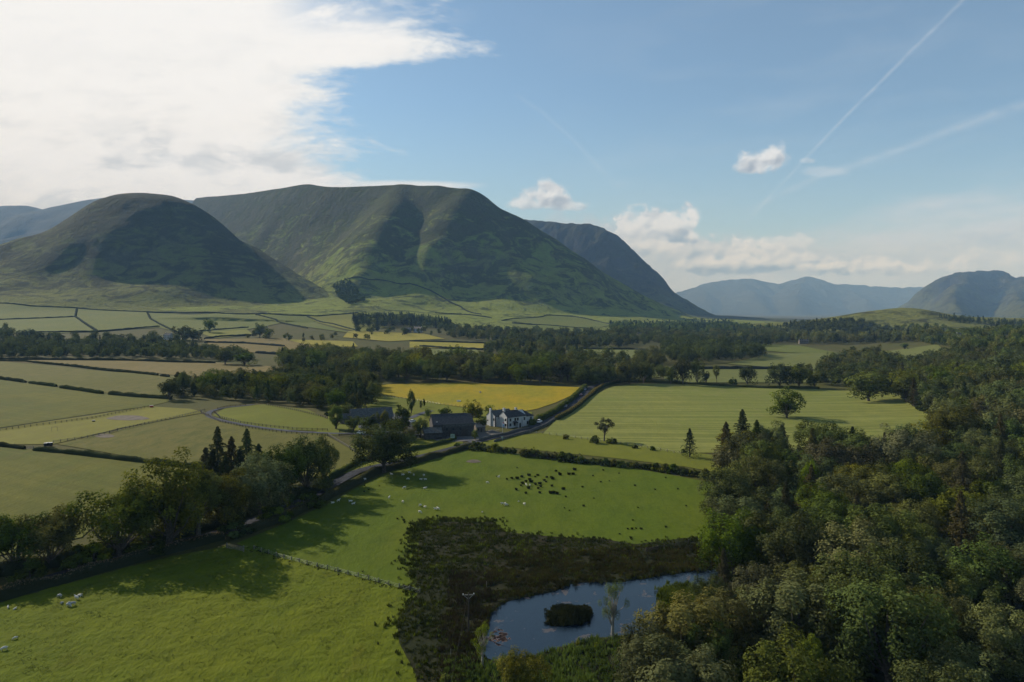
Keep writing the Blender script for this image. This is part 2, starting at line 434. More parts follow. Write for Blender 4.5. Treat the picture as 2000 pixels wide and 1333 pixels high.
def build_hill(name, ridges, slope, bounds, res, mat, amp=.10, k=22.0, gully=.0, wl=420., label=None, prof=g_prof, cut=2.0, seed=0.0, sig=45.0):
    x0, x1, y0, y1 = bounds; RD = []
    for rd in ridges:
        s = slope
        if isinstance(rd, tuple): s, rd = rd
        RD.append((s, [list(P3(*q)) for q in rd]))
    tgt = [[p[2] for p in Pp] for _, Pp in RD]
    xl = np.linspace(x0, x1, res[0]//2); yl = np.linspace(y0, y1, res[1]//2)
    for it in range(4):       # lift the ridge lines until the smoothed hill reaches them
        Z, _ = hill_eval(RD, xl, yl, prof, k, sig, amp, gully, wl, seed, cut)
        for (s, Pp), tz in zip(RD, tgt):
            for p, z in zip(Pp, tz):
                fx = (p[0]-xl[0])/(xl[1]-xl[0]); fy = (p[1]-yl[0])/(yl[1]-yl[0])
                if 0 <= fx < len(xl)-1 and 0 <= fy < len(yl)-1:
                    j, i = int(fx), int(fy); a, b = fx-j, fy-i
                    q = Z[i, j]*(1-a)*(1-b)+Z[i, j+1]*a*(1-b)+Z[i+1, j]*(1-a)*b+Z[i+1, j+1]*a*b
                    p[2] += float(np.clip(z-q, -60, 60))*.9
    xs = np.linspace(x0, x1, res[0]); ys = np.linspace(y0, y1, res[1]); X, Y = np.meshgrid(xs, ys)
    Z, R = hill_eval(RD, xs, ys, prof, k, sig, amp, gully, wl, seed, cut)
    keep = (R > .8)
    n, m = X.shape
    V = np.stack([X, Y, Z], -1).reshape(-1, 3)
    i, j = np.meshgrid(np.arange(n-1), np.arange(m-1), indexing='ij'); a = i*m+j
    kq = keep[:-1, :-1] | keep[1:, :-1] | keep[:-1, 1:] | keep[1:, 1:]
    Fc = np.stack([a, a+1, a+m+1, a+m], -1)[kq]
    used = np.unique(Fc); remap = -np.ones(len(V), int); remap[used] = np.arange(len(used))
    me = mesh_np(name, V[used], remap[Fc], smooth=True)
    o = link(name, me, [mat]); tag(o, kind='structure')
    if label: o['label'] = label
    HILLS.append((xs, ys, Z, keep))
    return o
HILLS = []
def surf_arr(x, y):
    """highest of ground and hill meshes (arrays)"""
    x = np.asarray(x, float); y = np.asarray(y, float); z = ground_z(x, y)
    for xs, ys, Z, keep in HILLS:
        fx = (x-xs[0])/(xs[1]-xs[0]); fy = (y-ys[0])/(ys[1]-ys[0])
        ok = (fx > 0) & (fy > 0) & (fx < len(xs)-1.01) & (fy < len(ys)-1.01)
        j = np.where(ok, fx, 0).astype(int); i = np.where(ok, fy, 0).astype(int); a, b = fx-j, fy-i
        q = Z[i, j]*(1-a)*(1-b)+Z[i, j+1]*a*(1-b)+Z[i+1, j]*(1-a)*b+Z[i+1, j+1]*a*b
        z = np.where(ok & keep[i, j], np.maximum(z, q), z)
    return z
def surf_z(x, y): return float(surf_arr([x], [y])[0])
def unproj_s(px, py):
    """photo pixel -> nearest surface incl. hills"""
    u = (px-1000)/F; k = (py-HZ)/F; y = np.geomspace(500, 5200, 1400); s = surf_arr(u*y, y)
    i = np.where(CAMH-k*y <= s)[0]
    if len(i): return u*y[i[0]], y[i[0]], float(s[i[0]])
    return unproj(px, py)

build_hill('rounded_fell', [
   [(205,392,2600),(232,381,2600),(290,383,2600),(345,388,2620),(372,402,2630)],
   [(205,392,2600),(165,415,2560),(110,440,2500),(50,463,2450),(-30,488,2400),(-150,520,2350),(-300,548,2300)],
   [(372,402,2630),(420,436,2600),(470,470,2560),(520,502,2500),(570,533,2420),(630,568,2330),(690,596,2250)],
   [(232,381,2600),(250,380,2850),(330,382,2850)],
 ], 1.0, (-3100, -250, 1500, 3400), (330, 230), HC, amp=.045, k=14, gully=.035, wl=260, seed=1.3, prof=g_dome, sig=38)
build_hill('long_fell', [
   (1.7, [(300,402,4300),(365,388,4200),(400,386,4100),(480,379,3900),(600,361,3600),(650,366,3450),(740,364,3300),(790,361,3200),(860,364,3080),(925,372,3000)]),
   (1.0, [(925,372,3000),(960,396,2980),(1000,418,2960),(1040,441,2950),(1085,470,2950),(1130,500,2950),(1190,540,2970),(1240,569,3000),(1290,594,3060),(1340,614,3150),(1400,631,3250)]),
   (1.08, [(785,362,3200),(772,392,2990),(752,425,2780),(728,470,2600),(708,520,2450),(690,565,2330),(705,598,2220)]),
   (1.12, [(925,372,3000),(948,420,2830),(975,470,2690),(1020,525,2570),(1075,575,2470),(1120,606,2420)]),
   [(840,545,2450),(855,565,2400),(870,590,2330)],
 ], .86, (-1900, 1500, 1650, 5200), (380, 390), HG, amp=.045, k=11, gully=.03, wl=340, seed=4.7, sig=27)
build_hill('scarp_fell', [
   [(960,425,4500),(1035,431,4300),(1100,437,4200),(1165,443,4100),(1185,452,4080),(1215,476,4050),(1250,510,4000),(1290,548,3950),(1330,580,3900),(1360,598,3860),(1392,614,3800),(1418,631,3700)],
   [(1165,443,4100),(1180,520,3850),(1200,570,3700)],
   [(1280,540,3950),(1290,590,3700),(1330,622,3500)],
 ], 1.3, (-300, 1700, 2900, 5300), (220, 200), HR, amp=.06, k=12, gully=.22, wl=220, seed=7.7, sig=24)
build_hill('distant_range', [
   [(1180,600,9500),(1300,580,9200),(1340,567,9000),(1375,557,9000),(1400,551,8950),(1440,547,8900),(1465,545,8850),(1500,553,8800),(1520,555,8800),(1555,548,8800),(1575,541,8800),(1598,549,8800),(1640,556,8700),(1700,560,8700),(1760,563,8700),(1830,561,8700),(1950,558,8700),(2100,556,8700)],
   [(1575,541,8800),(1555,570,8000),(1560,600,7200)],
   [(1440,547,8900),(1470,575,8100),(1500,605,7300)],
   [(1650,557,8700),(1690,585,7900),(1700,610,7200)],
   [(1375,557,9000),(1380,590,8200),(1400,620,7400)],
 ], .62, (1200, 8800, 5600, 11000), (330, 200), HD, amp=.16, k=16, gully=.45, wl=650, seed=2.2, sig=22)
build_hill('right_fell', [
   [(1690,628,5000),(1740,614,5000),(1775,596,5000),(1800,576,5000),(1825,553,5000),(1850,540,5000),(1885,533,5000),(1930,531,5000),(1965,536,5000),(2000,541,4950),(2060,536,4900),(2200,520,4900),(2400,515,4900)],
   [(1885,533,5000),(1860,575,4500),(1870,610,4000)],
   [(2000,541,4950),(1985,580,4400),(2010,600,3900)],
   [(2200,520,4900),(2150,570,4200),(2160,600,3700)],
 ], 1.05, (1900, 5400, 2900, 6500), (300, 240), HR, amp=.18, k=14, gully=.50, wl=360, seed=9.1, sig=20)
build_hill('far_left_fell', [
   [(-300,420,6400),(-100,412,6300),(0,404,6200),(50,404,6200),(75,410,6200),(100,411,6200),(150,404,6200),(190,391,6200),(260,385,6200),(400,395,6200)],
   [(50,404,6200),(60,460,5400),(80,500,4700)], [(190,391,6200),(160,450,5400)],
 ], .6, (-7500, -1500, 4200, 8200), (200, 140), HD, amp=.08, k=20, gully=.08, wl=500, seed=3.3, sig=50)
build_hill('knoll', [
   [(1480,632,1850),(1560,629,1800),(1610,622,1750),(1660,614,1700),(1700,608,1680),(1760,602,1650),(1800,606,1620),(1850,614,1600),(1900,619,1580),(1990,622,1560),(2150,618,1520),(2400,610,1500)],
   [(1700,608,1680),(1640,640,1450),(1600,655,1350)], [(1850,614,1600),(1840,640,1400)],
 ], .26, (450, 2200, 950, 2500), (220, 180), HK, amp=.10, k=5, gully=.02, wl=130, cut=.6, seed=5.5, sig=22,
   prof=lambda t: np.maximum(np.exp(-1.6*t**1.6)-.02, 0)/.98)

# ------------------------------------------------------------------ draped sheets: fields, roads, water
def drape(name, wp, mat, off, step=None, disp=None, kind='structure', label=None, zf=None):
    wp = [tuple(map(float, p)) for p in wp]
    xs = [p[0] for p in wp]; ys = [p[1] for p in wp]
    w = max(max(xs)-min(xs), max(ys)-min(ys)); step = step or max(w/26, 3)
    gx, gy = np.meshgrid(np.arange(min(xs), max(xs), step), np.arange(min(ys), max(ys), step))
    gx = gx.ravel()+RNG.uniform(-.2, .2, gx.size)*step; gy = gy.ravel()+RNG.uniform(-.2, .2, gy.size)*step
    k = in_poly(gx, gy, wp)
    bd = []
    for a, b in zip(wp, wp[1:]+wp[:1]):
        L = math.hypot(b[0]-a[0], b[1]-a[1]); n = max(1, int(L/step))
        bd += [(a[0]+(b[0]-a[0])*i/n, a[1]+(b[1]-a[1])*i/n) for i in range(n)]
    pts = [Vector(p) for p in bd]+[Vector((a, b)) for a, b in zip(gx[k], gy[k])]
    n = len(bd)
    v, e, f, *_ = delaunay_2d_cdt(pts, [(i, (i+1) % n) for i in range(n)], [], 2, 1e-4)
    V = np.array([(p.x, p.y) for p in v]); Z = (ground_z(V[:, 0], V[:, 1]) if zf is None else surf_arr(V[:, 0], V[:, 1]) if zf == 'surf' else np.full(len(V), zf))+off
    if disp is not None: Z = Z+disp(V[:, 0], V[:, 1])
    Fc = np.array([q for q in f if len(q) == 3])
    cen = V[Fc].mean(1); ok = in_poly(cen[:, 0], cen[:, 1], wp); Fc = Fc[ok]
    a, b, c = V[Fc[:, 0]], V[Fc[:, 1]], V[Fc[:, 2]]
    neg = ((b[:, 0]-a[:, 0])*(c[:, 1]-a[:, 1])-(b[:, 1]-a[:, 1])*(c[:, 0]-a[:, 0])) < 0
    Fc[neg] = Fc[neg][:, ::-1]
    me = mesh_np(name, np.column_stack([V, Z]), Fc, smooth=True)
    o = link(name, me, [mat]); tag(o, label=label, kind=kind)
    return o
def field(pts, mat, off=.1, label=None, **k):
    wp = wpoly(pts); d = np.mean([p[1] for p in wp])
    return drape('field', wp, M[mat], off+max(0, d-500)*.0004, label=label, **k)
def lumps(x, y):
    s = fbm(x/2.2+.4*y/2.2, y/1.1, 3)
    return .24*s+.12*fbm(x/9, y/9, 2)+.08
PAST = [(-160,1215),(0,1178),(100,1150),(240,1112),(350,1085),(440,1068),(480,1072),(560,1093),(680,1122),(820,1158),(900,1180),(900,1300),(900,1420),(-400,1420)]
SHEEPF = [(462,1062),(560,1022),(640,985),(700,952),(760,922),(850,897),(925,876),(1000,886),(1200,908),(1400,945),(1420,1020),(1400,1065),(1250,1080),(1100,1075),(960,1065),(900,1080),(880,1130),(860,1170),(820,1158),(680,1122),(560,1093),(480,1072)]
field(PAST, 'pasture', .05, step=.6, disp=lumps)
field(SHEEPF, 'sheep_pasture', .05, step=1.1, disp=lambda x, y: .7*lumps(x, y))
field([(-350,872),(0,874),(120,884),(380,918),(420,950),(300,960),(250,970),(160,1050),(-200,1130)], 'olive')
field([(110,868),(240,838),(400,808),(420,818),(470,832),(560,843),(630,848),(700,882),(705,905),(660,930),(520,935),(390,914),(250,892)], 'olive2')
field([(-120,868),(0,838),(180,812),(290,794),(372,799),(400,806),(240,836),(105,868)], 'lawn2')
field([(-300,852),(0,836),(200,806),(296,793),(330,785),(330,779),(210,770),(0,742),(-300,715)], 'olive')
field([(-300,712),(0,740),(60,746),(210,768),(330,778),(345,735),(160,722),(0,706)], 'olive2')
field([(-100,702),(40,703),(200,704),(420,708),(520,715),(560,722),(480,732),(400,738),(350,735),(240,722),(80,710)], 'brown')
field([(415,812),(440,797),(520,790),(600,800),(660,830),(640,843),(560,840),(470,830)], 'lawn', .06)
field([(640,790),(735,770),(860,790),(960,805),(1040,805),(1036,825),(900,828),(760,845),(655,850),(600,850),(640,835)], 'lawn')
field([(728,752),(900,748),(1132,757),(1118,772),(1085,787),(1050,799),(1030,803),(960,803),(860,790),(728,768)], 'yellow', .16)
field([(1195,756),(1240,750),(1400,752),(1560,758),(1720,765),(1785,775),(1830,800),(1870,838),(1760,875),(1600,885),(1440,885),(1330,885),(1240,868),(1060,848),(1085,822),(1120,800),(1155,775)], 'hay', .10)
field([(925,868),(990,853),(1060,846),(1240,868),(1420,893),(1410,925),(1340,912),(1200,895),(1030,878)], 'lawn', .06)
field([(640,880),(700,870),(760,862),(900,850),(905,868),(860,885),(760,905),(700,925),(660,925)], 'lawn', .06)
# slope fields under the fells, left
for pts, mt in [
   ([(-40,592),(60,598),(150,603),(146,619),(0,626),(-60,628)], 'green'),
   ([(-60,628),(0,626),(146,620),(185,648),(120,652),(-60,651)], 'green'),
   ([(152,604),(285,610),(292,622),(340,648),(310,641),(190,648),(150,622)], 'green'),
   ([(288,612),(500,617),(560,630),(480,645),(345,652),(300,628)], 'green'),
   ([(500,617),(600,620),(690,652),(600,640)], 'green'),
   ([(600,619),(700,612),(760,640),(700,650)], 'greengold'),
   ([(385,649),(480,643),(495,655),(420,662)], 'greengold'),
   ([(400,663),(560,662),(640,680),(560,690),(420,690)], 'brown'),
   ([(560,664),(690,668),(700,678),(620,680)], 'yellow2'),
   ([(680,648),(830,653),(870,663),(760,668),(670,660)], 'yellow2'),
   ([(800,668),(960,670),(950,682),(800,680)], 'yellow2'),
   ([(820,682),(930,684),(940,692),(800,695)], 'pale'),
   ([(560,690),(700,690),(720,700),(540,708)], 'green'),
   ([(985,625),(1060,618),(1120,620),(1200,634),(1170,642),(1060,636)], 'green'),
   ([(1000,636),(1060,636),(1150,643),(1140,652),(1000,650)], 'green'),
   ([(1130,683),(1240,684),(1300,692),(1280,702),(1200,700),(1120,694)], 'pale'),
   ([(1140,726),(1280,726),(1290,738),(1190,745),(1130,742)], 'pale'),
   ([(1290,724),(1460,722),(1600,724),(1700,735),(1600,748),(1300,748)], 'pale'),
   ([(1420,712),(1500,692),(1600,690),(1700,690),(1830,674),(1850,690),(1800,712),(1700,722),(1560,722)], 'pale'),
   ([(1480,672),(1560,676),(1640,690),(1540,690),(1470,684)], 'green'),
   ([(1350,668),(1400,668),(1390,676),(1350,676)], 'green'),
   ([(1440,638),(1520,638),(1520,644),(1440,645)], 'greengold'),
   ]:
    wp = [unproj_s(*p)[:2] for p in pts]; dd = np.mean([p[1] for p in wp])
    drape('field', wp, M[mt], .5+max(0, dd-900)*.0008, zf='surf', step=max(12, (max(p[0] for p in wp)-min(p[0] for p in wp))/45))
# patches: bare earth by the paddock pool, mud patch in the sheep pasture
M['earth'] = simple_mat('bare_earth', (.085,.068,.048), 1, .3, .3)
for c, rx, ry in (((250,817), 40, 5), ((205,852), 18, 4), ((925,902), 14, 3.2)):
    drape('bare_earth', wpoly([(c[0]+rx*math.cos(a)*(1+.15*math.sin(3*a)), c[1]+ry*math.sin(a)) for a in np.linspace(0, 2*math.pi, 22)[:-1]]), M['earth'], .17, step=4)

# ---- roads
def ribbon(name, pts, width, mat, off, label=None, px=True, dens=3.0):
    W = [Vector(unproj(*p)[:2]) for p in pts] if px else [Vector(p) for p in pts]
    # smooth (Catmull-Rom)
    Q = []
    for i in range(len(W)-1):
        p0, p1, p2, p3 = W[max(i-1, 0)], W[i], W[i+1], W[min(i+2, len(W)-1)]
        n = max(2, int((p2-p1).length/dens))
        for k in range(n):
            t = k/n
            Q.append(.5*((2*p1)+(p2-p0)*t+(2*p0-5*p1+4*p2-p3)*t*t+(3*p1-p0-3*p2+p3)*t**3))
    Q.append(W[-1])
    V = []; fs = []
    for i, q in enumerate(Q):
        d = (Q[min(i+1, len(Q)-1)]-Q[max(i-1, 0)]).normalized(); nrm = Vector((-d.y, d.x))
        for s in (-.5, -.17, .17, .5):
            w = q+nrm*s*width; V.append((w.x, w.y, gz(w.x, w.y)+off+(.04 if abs(s) < .3 else 0)))
    for i in range(len(Q)-1):
        for k in range(3): fs.append((i*4+k, (i+1)*4+k, (i+1)*4+k+1, i*4+k+1))
    me = mesh_np(name, V, np.array(fs), smooth=True); bm = bmesh.new(); bm.from_mesh(me)
    for f in bm.faces:
        if f.normal.z < 0: f.normal_flip()
    bm.to_mesh(me); bm.free()
    tag(link(name, me, [mat]), label=label, kind='structure')
    return Q
M['asphalt'] = simple_mat('worn_asphalt', (.045,.047,.053), 1, .2, .6, spec=.02)
M['gravel'] = simple_mat('pale_gravel', (.12,.112,.10), 1, .2, 1.2, spec=.02)
M['track'] = simple_mat('drive_tarmac', (.078,.081,.090), 1, .18, .5, spec=.02)
ROADPX = [(-260,1232),(-100,1185),(0,1158),(120,1124),(240,1091),(350,1062),(440,1038),(520,1008),(590,978),(650,947),(700,921),(760,906),(830,890),(900,872),(960,856),(1015,842),(1060,827),(1090,812),(1115,793),(1138,774),(1152,758),(1185,748),(1230,738),(1275,733)]
ROAD = ribbon('road', ROADPX, 4.7, M['asphalt'], .16)
ribbon('driveway', [(930,866),(905,858),(880,856),(820,850),(760,855),(700,848),(640,847),(560,842),(480,831),(430,821),(408,813),(412,804),(440,797),(470,794),(495,791)], 3.4, M['track'], .18)
ribbon('farm_track', [(800,818),(830,806),(845,803)], 4, M['track'], .2)
drape('farm_yard', wpoly([(700,820),(770,808),(800,820),(815,845),(760,848),(700,836)]), M['track'], .14, step=3)
drape('farm_yard', wpoly([(820,850),(860,864),(940,862),(990,848),(960,840),(925,848)]), M['gravel'], .14, step=3)

# ---- pond and marsh
MARSH = [(822,1040),(860,1022),(960,1022),(985,1042),(1100,1052),(1180,1055),(1240,1066),(1300,1058),(1400,1045),(1480,1100),(1500,1300),(1400,1480),(830,1480),(812,1320),(780,1260),(775,1215),(815,1165),(812,1095)]
POND = [(948,1285),(952,1225),(966,1192),(1005,1172),(1080,1156),(1130,1138),(1200,1138),(1260,1130),(1350,1116),(1440,1110),(1400,1145),(1300,1148),(1285,1165),(1288,1205),(1310,1225),(1270,1238),(1150,1250),(1075,1272),(1010,1288)]
def water_mat():
    m, nt, b = new_mat('pond_water')
    p = position(nt)
    b.inputs['Base Color'].default_value = (.010,.016,.022,1)
    n = noise(nt, p, .22, 4, .6, .4); f = n.step(.60, .66)
    c = mix(nt, f*.5, (.012,.022,.034), (.11,.085,.07)); nt.links.new(c.s, b.inputs['Base Color'])
    nt.links.new((f*.35+.06).s, b.inputs['Roughness'])
    b.inputs['Specular IOR Level'].default_value = .5; b.inputs['IOR'].default_value = 1.33
    w = noise(nt, scaled(nt, p, (1, 2.2, 1), .4), 2.2, 3, .6)
    bump(nt, b, w, .03)
    return m
M['water'] = water_mat()
M['weed'] = simple_mat('floating_weed', (.19,.13,.11), .9, .4, 1.2)
POND_W = wpoly(POND)
def smooth_poly(P, n=6):
    out = []
    m = len(P)
    for i in range(m):
        p0, p1, p2, p3 = [Vector(P[(i+k-1) % m]) for k in range(4)]
        for k in range(n):
            t = k/n
            q = .5*((2*p1)+(p2-p0)*t+(2*p0-5*p1+4*p2-p3)*t*t+(3*p1-p0-3*p2+p3)*t**3)
            out.append((q.x+.25*float(pnoise(q.x*.9, q.y*.9)), q.y+.25*float(pnoise(q.x*.9+5, q.y*.9))))
    return out
POND_S = smooth_poly(POND_W)
MARSH_W = wpoly(MARSH)
def marsh_sheet():
    me = None
    xs = [p[0] for p in MARSH_W]; ys = [p[1] for p in MARSH_W]
    def disp(x, y):
        x = np.asarray(x); y = np.asarray(y)
        ins = in_poly(x, y, POND_S)
        return np.where(ins, -.75, .2*fbm(x/1.6, y/1.6, 3)+.08)
    drape('marsh_ground', MARSH_W, M['marsh'], .24, step=.6, disp=disp)
marsh_sheet()
drape('pond_water', POND_S, M['water'], 0, step=3, zf=.10)
# ------------------------------------------------------------------ foliage builders
def leaf_quads(C, size, rng, out=None, up=.35, outw=.9, asp=.55):
    """rhombus leaf faces at centres C; out = outward directions"""
    n = len(C)
    N = rng.normal(size=(n, 3))*.75
    if out is not None: N += out*outw
    N[:, 2] += up
    N /= np.linalg.norm(N, axis=1, keepdims=True)+1e-9
    R = rng.normal(size=(n, 3)); T = np.cross(N, R); T /= np.linalg.norm(T, axis=1, keepdims=True)+1e-9
    B = np.cross(N, T)
    s = (size*rng.uniform(.6, 1.4, n))[:, None]
    V = np.stack([C-T*s*.5, C-B*s*asp*.5+T*s*.05, C+T*s*.5, C+B*s*asp*.5+T*s*.05], 1)
    return V.reshape(-1, 3)
def quads(n): return np.arange(n*4).reshape(-1, 4)
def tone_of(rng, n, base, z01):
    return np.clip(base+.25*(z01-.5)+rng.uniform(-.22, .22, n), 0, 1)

def crown_broad(seed, n, size, nclump=42, shape='round'):
    """crown of unit radius 1, height 0..1 (z): clumps of leaves spread over several lobes"""
    rng = np.random.default_rng(seed)
    cl = []
    lobes = [(0, 0, .56, .40, .80)]
    for k in range(7):
        a = k*2.4+rng.uniform(-.4, .4); lobes.append((.50*math.cos(a), .50*math.sin(a), rng.uniform(.24, .66), rng.uniform(.22, .32), rng.uniform(.38, .55)))
    for k in range(nclump):
        lx, ly, lz, lh, lr = lobes[rng.integers(len(lobes))]
        d = rng.normal(size=3); d /= np.linalg.norm(d)
        r = rng.uniform(.62, 1.0)
        if shape == 'tall': px, py, pz = d[0]*r*.55+lx*.3, d[1]*r*.55+ly*.3, .5+d[2]*r*.46; q = 1-.45*max(0, (pz-.5)*2); px *= q; py *= q
        elif shape == 'open': px, py, pz = d[0]*r*.75+lx*.3, d[1]*r*.75+ly*.3, .60+d[2]*r*.36
        elif shape == 'bush': px, py, pz = d[0]*r*.8, d[1]*r*.8, abs(d[2])*r*.75+.05
        else: px, py, pz = d[0]*r*lr+lx, d[1]*r*lr+ly, lz+d[2]*r*lh
        rad = rng.uniform(.13, .25)*(.85 if shape == 'open' else 1)
        cl.append((px, py, min(max(pz, .04), .96), rad, rng.uniform(0, 1)))
    cl = np.array(cl); w = cl[:, 3]**2; w /= w.sum()
    ci = rng.choice(len(cl), n, p=w)
    d = rng.normal(size=(n, 3)); d[:, 2] = np.where(rng.uniform(size=n) < .3, np.abs(d[:, 2]), d[:, 2])
    d /= np.linalg.norm(d, axis=1, keepdims=True)
    rr = rng.uniform(.45, 1.10, n)**.7
    C = cl[ci, :3]+d*(cl[ci, 3]*rr)[:, None]*np.array([1, 1, .60])
    return C, d, cl, ci, rng
def make_tree_mesh(kind, seed, H, R, n, size, trunk_h=.22, nclump=42, shape='round'):
    """returns (crown V, F, tone), (trunk MB) for a tree of height H and crown radius R"""
    C, d, cl, ci, rng = crown_broad(seed, n, size, nclump, shape)
    th = H*trunk_h
    S3 = np.array([R, R, H-th*.55]); O = np.array([0, 0, th*.55])
    C = C*S3+O; cz = (C[:, 2]-th)/(H-th)
    # leaves turned outward from the crown centre, shaped for stronger lit and dark sides
    gd = (C-np.array([0, 0, th+.35*(H-th)]))/np.array([R, R, (H-th)*.6]); gd /= np.linalg.norm(gd, axis=1, keepdims=True)+1e-6
    V = leaf_quads(C, size, rng, d*.75+gd*1.0, .25, 1.25)
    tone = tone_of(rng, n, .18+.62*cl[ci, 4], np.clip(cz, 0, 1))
    mb = MB(); lean = rng.normal(size=2)*.03*H
    top = (lean[0], lean[1], H*.62)
    tr = max(.16, H*.022)
    mb.tube([(0, 0, -.4), (lean[0]*.2, lean[1]*.2, th*.6), (lean[0]*.5, lean[1]*.5, th*1.3), top], [tr*1.35, tr, tr*.8, tr*.3], 7)
    idx = np.argsort(-cl[:, 3])[:14 if shape != 'open' else 24]
    for k in idx:
        e = cl[k, :3]*S3+O; z0 = rng.uniform(.7, 1.6)*th; f = min(1, z0/(H*.62))
        s = np.array([lean[0]*f, lean[1]*f, min(z0, e[2]*.9)]); mid = (s+e)/2+np.array([0, 0, -.03*H])+rng.normal(size=3)*.02*H
        mb.tube([tuple(s), tuple(mid), tuple(e)], [tr*.42, tr*.26, tr*.08], 5)
    return V, quads(n), tone, mb
def make_conifer(seed, H, R, n, size, ragged=.42, lean=0.0):
    rng = np.random.default_rng(seed)
    t = rng.uniform(0, 1, n)**.78              # 0 base .. 1 top, more leaves low down
    nb = 26; lev = np.floor(t*nb)/nb
    t = np.clip(lev+rng.uniform(0, .6/nb, n), 0, 1)
    ang0 = (lev*977.0) % 6.28
    k = rng.integers(0, 7, n); a = ang0+k*(2*math.pi/7)+rng.normal(size=n)*.14
    rl = R*(1-t)**.95*(1-.35*(lev*nb % 3 == 1))*(1+ragged*np.sin(lev*131+k*2.1+seed))+.12
    q = rng.uniform(.12, 1, n)**.6
    r = rl*q
    z = H*(.08+.92*t)-r*.22*(1-.5*q)+rng.normal(size=n)*.05*size
    C = np.stack([r*np.cos(a), r*np.sin(a), z], -1)
    C[:, 0] += lean*H*(z/H)**2
    d = np.stack([np.cos(a), np.sin(a), np.full(n, .2)], -1)
    V = leaf_quads(C, size, rng, d, .5, .5, .5)
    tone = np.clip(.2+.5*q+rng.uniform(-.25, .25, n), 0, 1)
    mb = MB(); tr = max(.12, H*.014)
    mb.tube([(0, 0, -.4), (lean*H*.25, 0, H*.5), (lean*H*.92, 0, H*.96)], [tr*1.3, tr*.8, .03], 6)
    for j in range(12):
        zz = H*(.1+.065*j); aa = j*2.4; rr = R*(1-zz/H)*.8
        mb.tube([(0, 0, zz), (rr*math.cos(aa), rr*math.sin(aa), zz-.1*rr)], [tr*.3, .02], 4)
    return V, quads(n), tone, mb

# prototypes are cached: mesh data for (kind, lod, variant)
LODN = {0: (14000, .38), 1: (3200, .72), 2: (850, 1.35), 3: (300, 2.1), 4: (120, 3.0)}
PROTO = {}
def proto(kind, lod, var):
    key = (kind, lod, var)
    if key in PROTO: return PROTO[key]
    n, sz = LODN[lod]; seed = 100+var*13+{'broad': 0, 'tall': 500, 'open': 900, 'conifer': 1300, 'bush': 1700, 'sparse': 2100}[kind]
    H, R = 15.0, 6.0
    if kind == 'conifer': R = 3.9; V, Fq, tone, mb = make_conifer(seed, H, R, int(n*.7), sz*.8)
    elif kind == 'bush': H, R = 4.0, 3.0; V, Fq, tone, mb = make_tree_mesh(kind, seed, H, R, int(n*.6), sz*.55, .02, 30, 'bush')
    elif kind == 'tall': R = 4.2; V, Fq, tone, mb = make_tree_mesh(kind, seed, H, R, n, sz*.85, .16, 46, 'tall')
    elif kind == 'open': V, Fq, tone, mb = make_tree_mesh(kind, seed, H, R, int(n*.75), sz*.85, .34, 30, 'open')
    elif kind == 'sparse': R = 3.8; V, Fq, tone, mb = make_tree_mesh(kind, seed, H, R, int(n*.42), sz*.5, .30, 26, 'open')
    else: V, Fq, tone, mb = make_tree_mesh(kind, seed, H, R, n, sz, [.10, .08, .13, .06][var % 4], 60+8*var)
    cm = mesh_np('crown', V, Fq, tone); tm = mb.mesh('trunk')
    if lod >= 2:    # one mesh, two materials
        tv = np.array([v.co for v in tm.vertices]); tq = [list(p.vertices) for p in tm.polygons if len(p.vertices) == 4]
        V2 = np.vstack([V, tv]); F2 = np.vstack([Fq, np.array(tq)+len(V)])
        mi = np.r_[np.zeros(len(Fq)), np.ones(len(tq))]
        both = mesh_np('tree', V2, F2, np.r_[tone, np.zeros(len(tq))], matidx=mi)
        both.materials.append(None); both.materials.append(M['bark'])
        PROTO[key] = (both, None, H, R, (V, tone))
    else:
        cm.materials.append(None); tm.materials.append(M['bark'])
        PROTO[key] = (cm, tm, H, R, (V, tone))
    return PROTO[key]
NAMES = {'broad': 'broadleaf_tree', 'tall': 'broadleaf_tree', 'open': 'broadleaf_tree', 'conifer': 'conifer_tree', 'bush': 'bush', 'sparse': 'birch_tree'}
CATS = {'broad': 'tree', 'tall': 'tree', 'open': 'tree', 'conifer': 'conifer', 'bush': 'bush', 'sparse': 'birch tree'}
TREES = []
def tree(px, py, hpx, kind='broad', tone='dark green', label=None, wpx=None, region=None, group=None, surf=False, pos=None, name=None):
    if pos: x, y = pos; z = surf_z(x, y) if surf else gz(x, y); hm = hpx
    else:
        x, y, z = unproj_s(px, py) if surf else unproj(px, py); hm = hpx*y/F
    R = wpx*y/F/2 if wpx else None
    TREES.append(dict(x=x, y=y, z=z, H=hm, R=R, kind=kind, tone=tone, label=label, region=region, group=group, name=name))
def lod_of(y, H):
    s = H*F/y      # height in photo pixels
    return 0 if s > 84 else 1 if s > 30 else 2 if s > 15 else 3
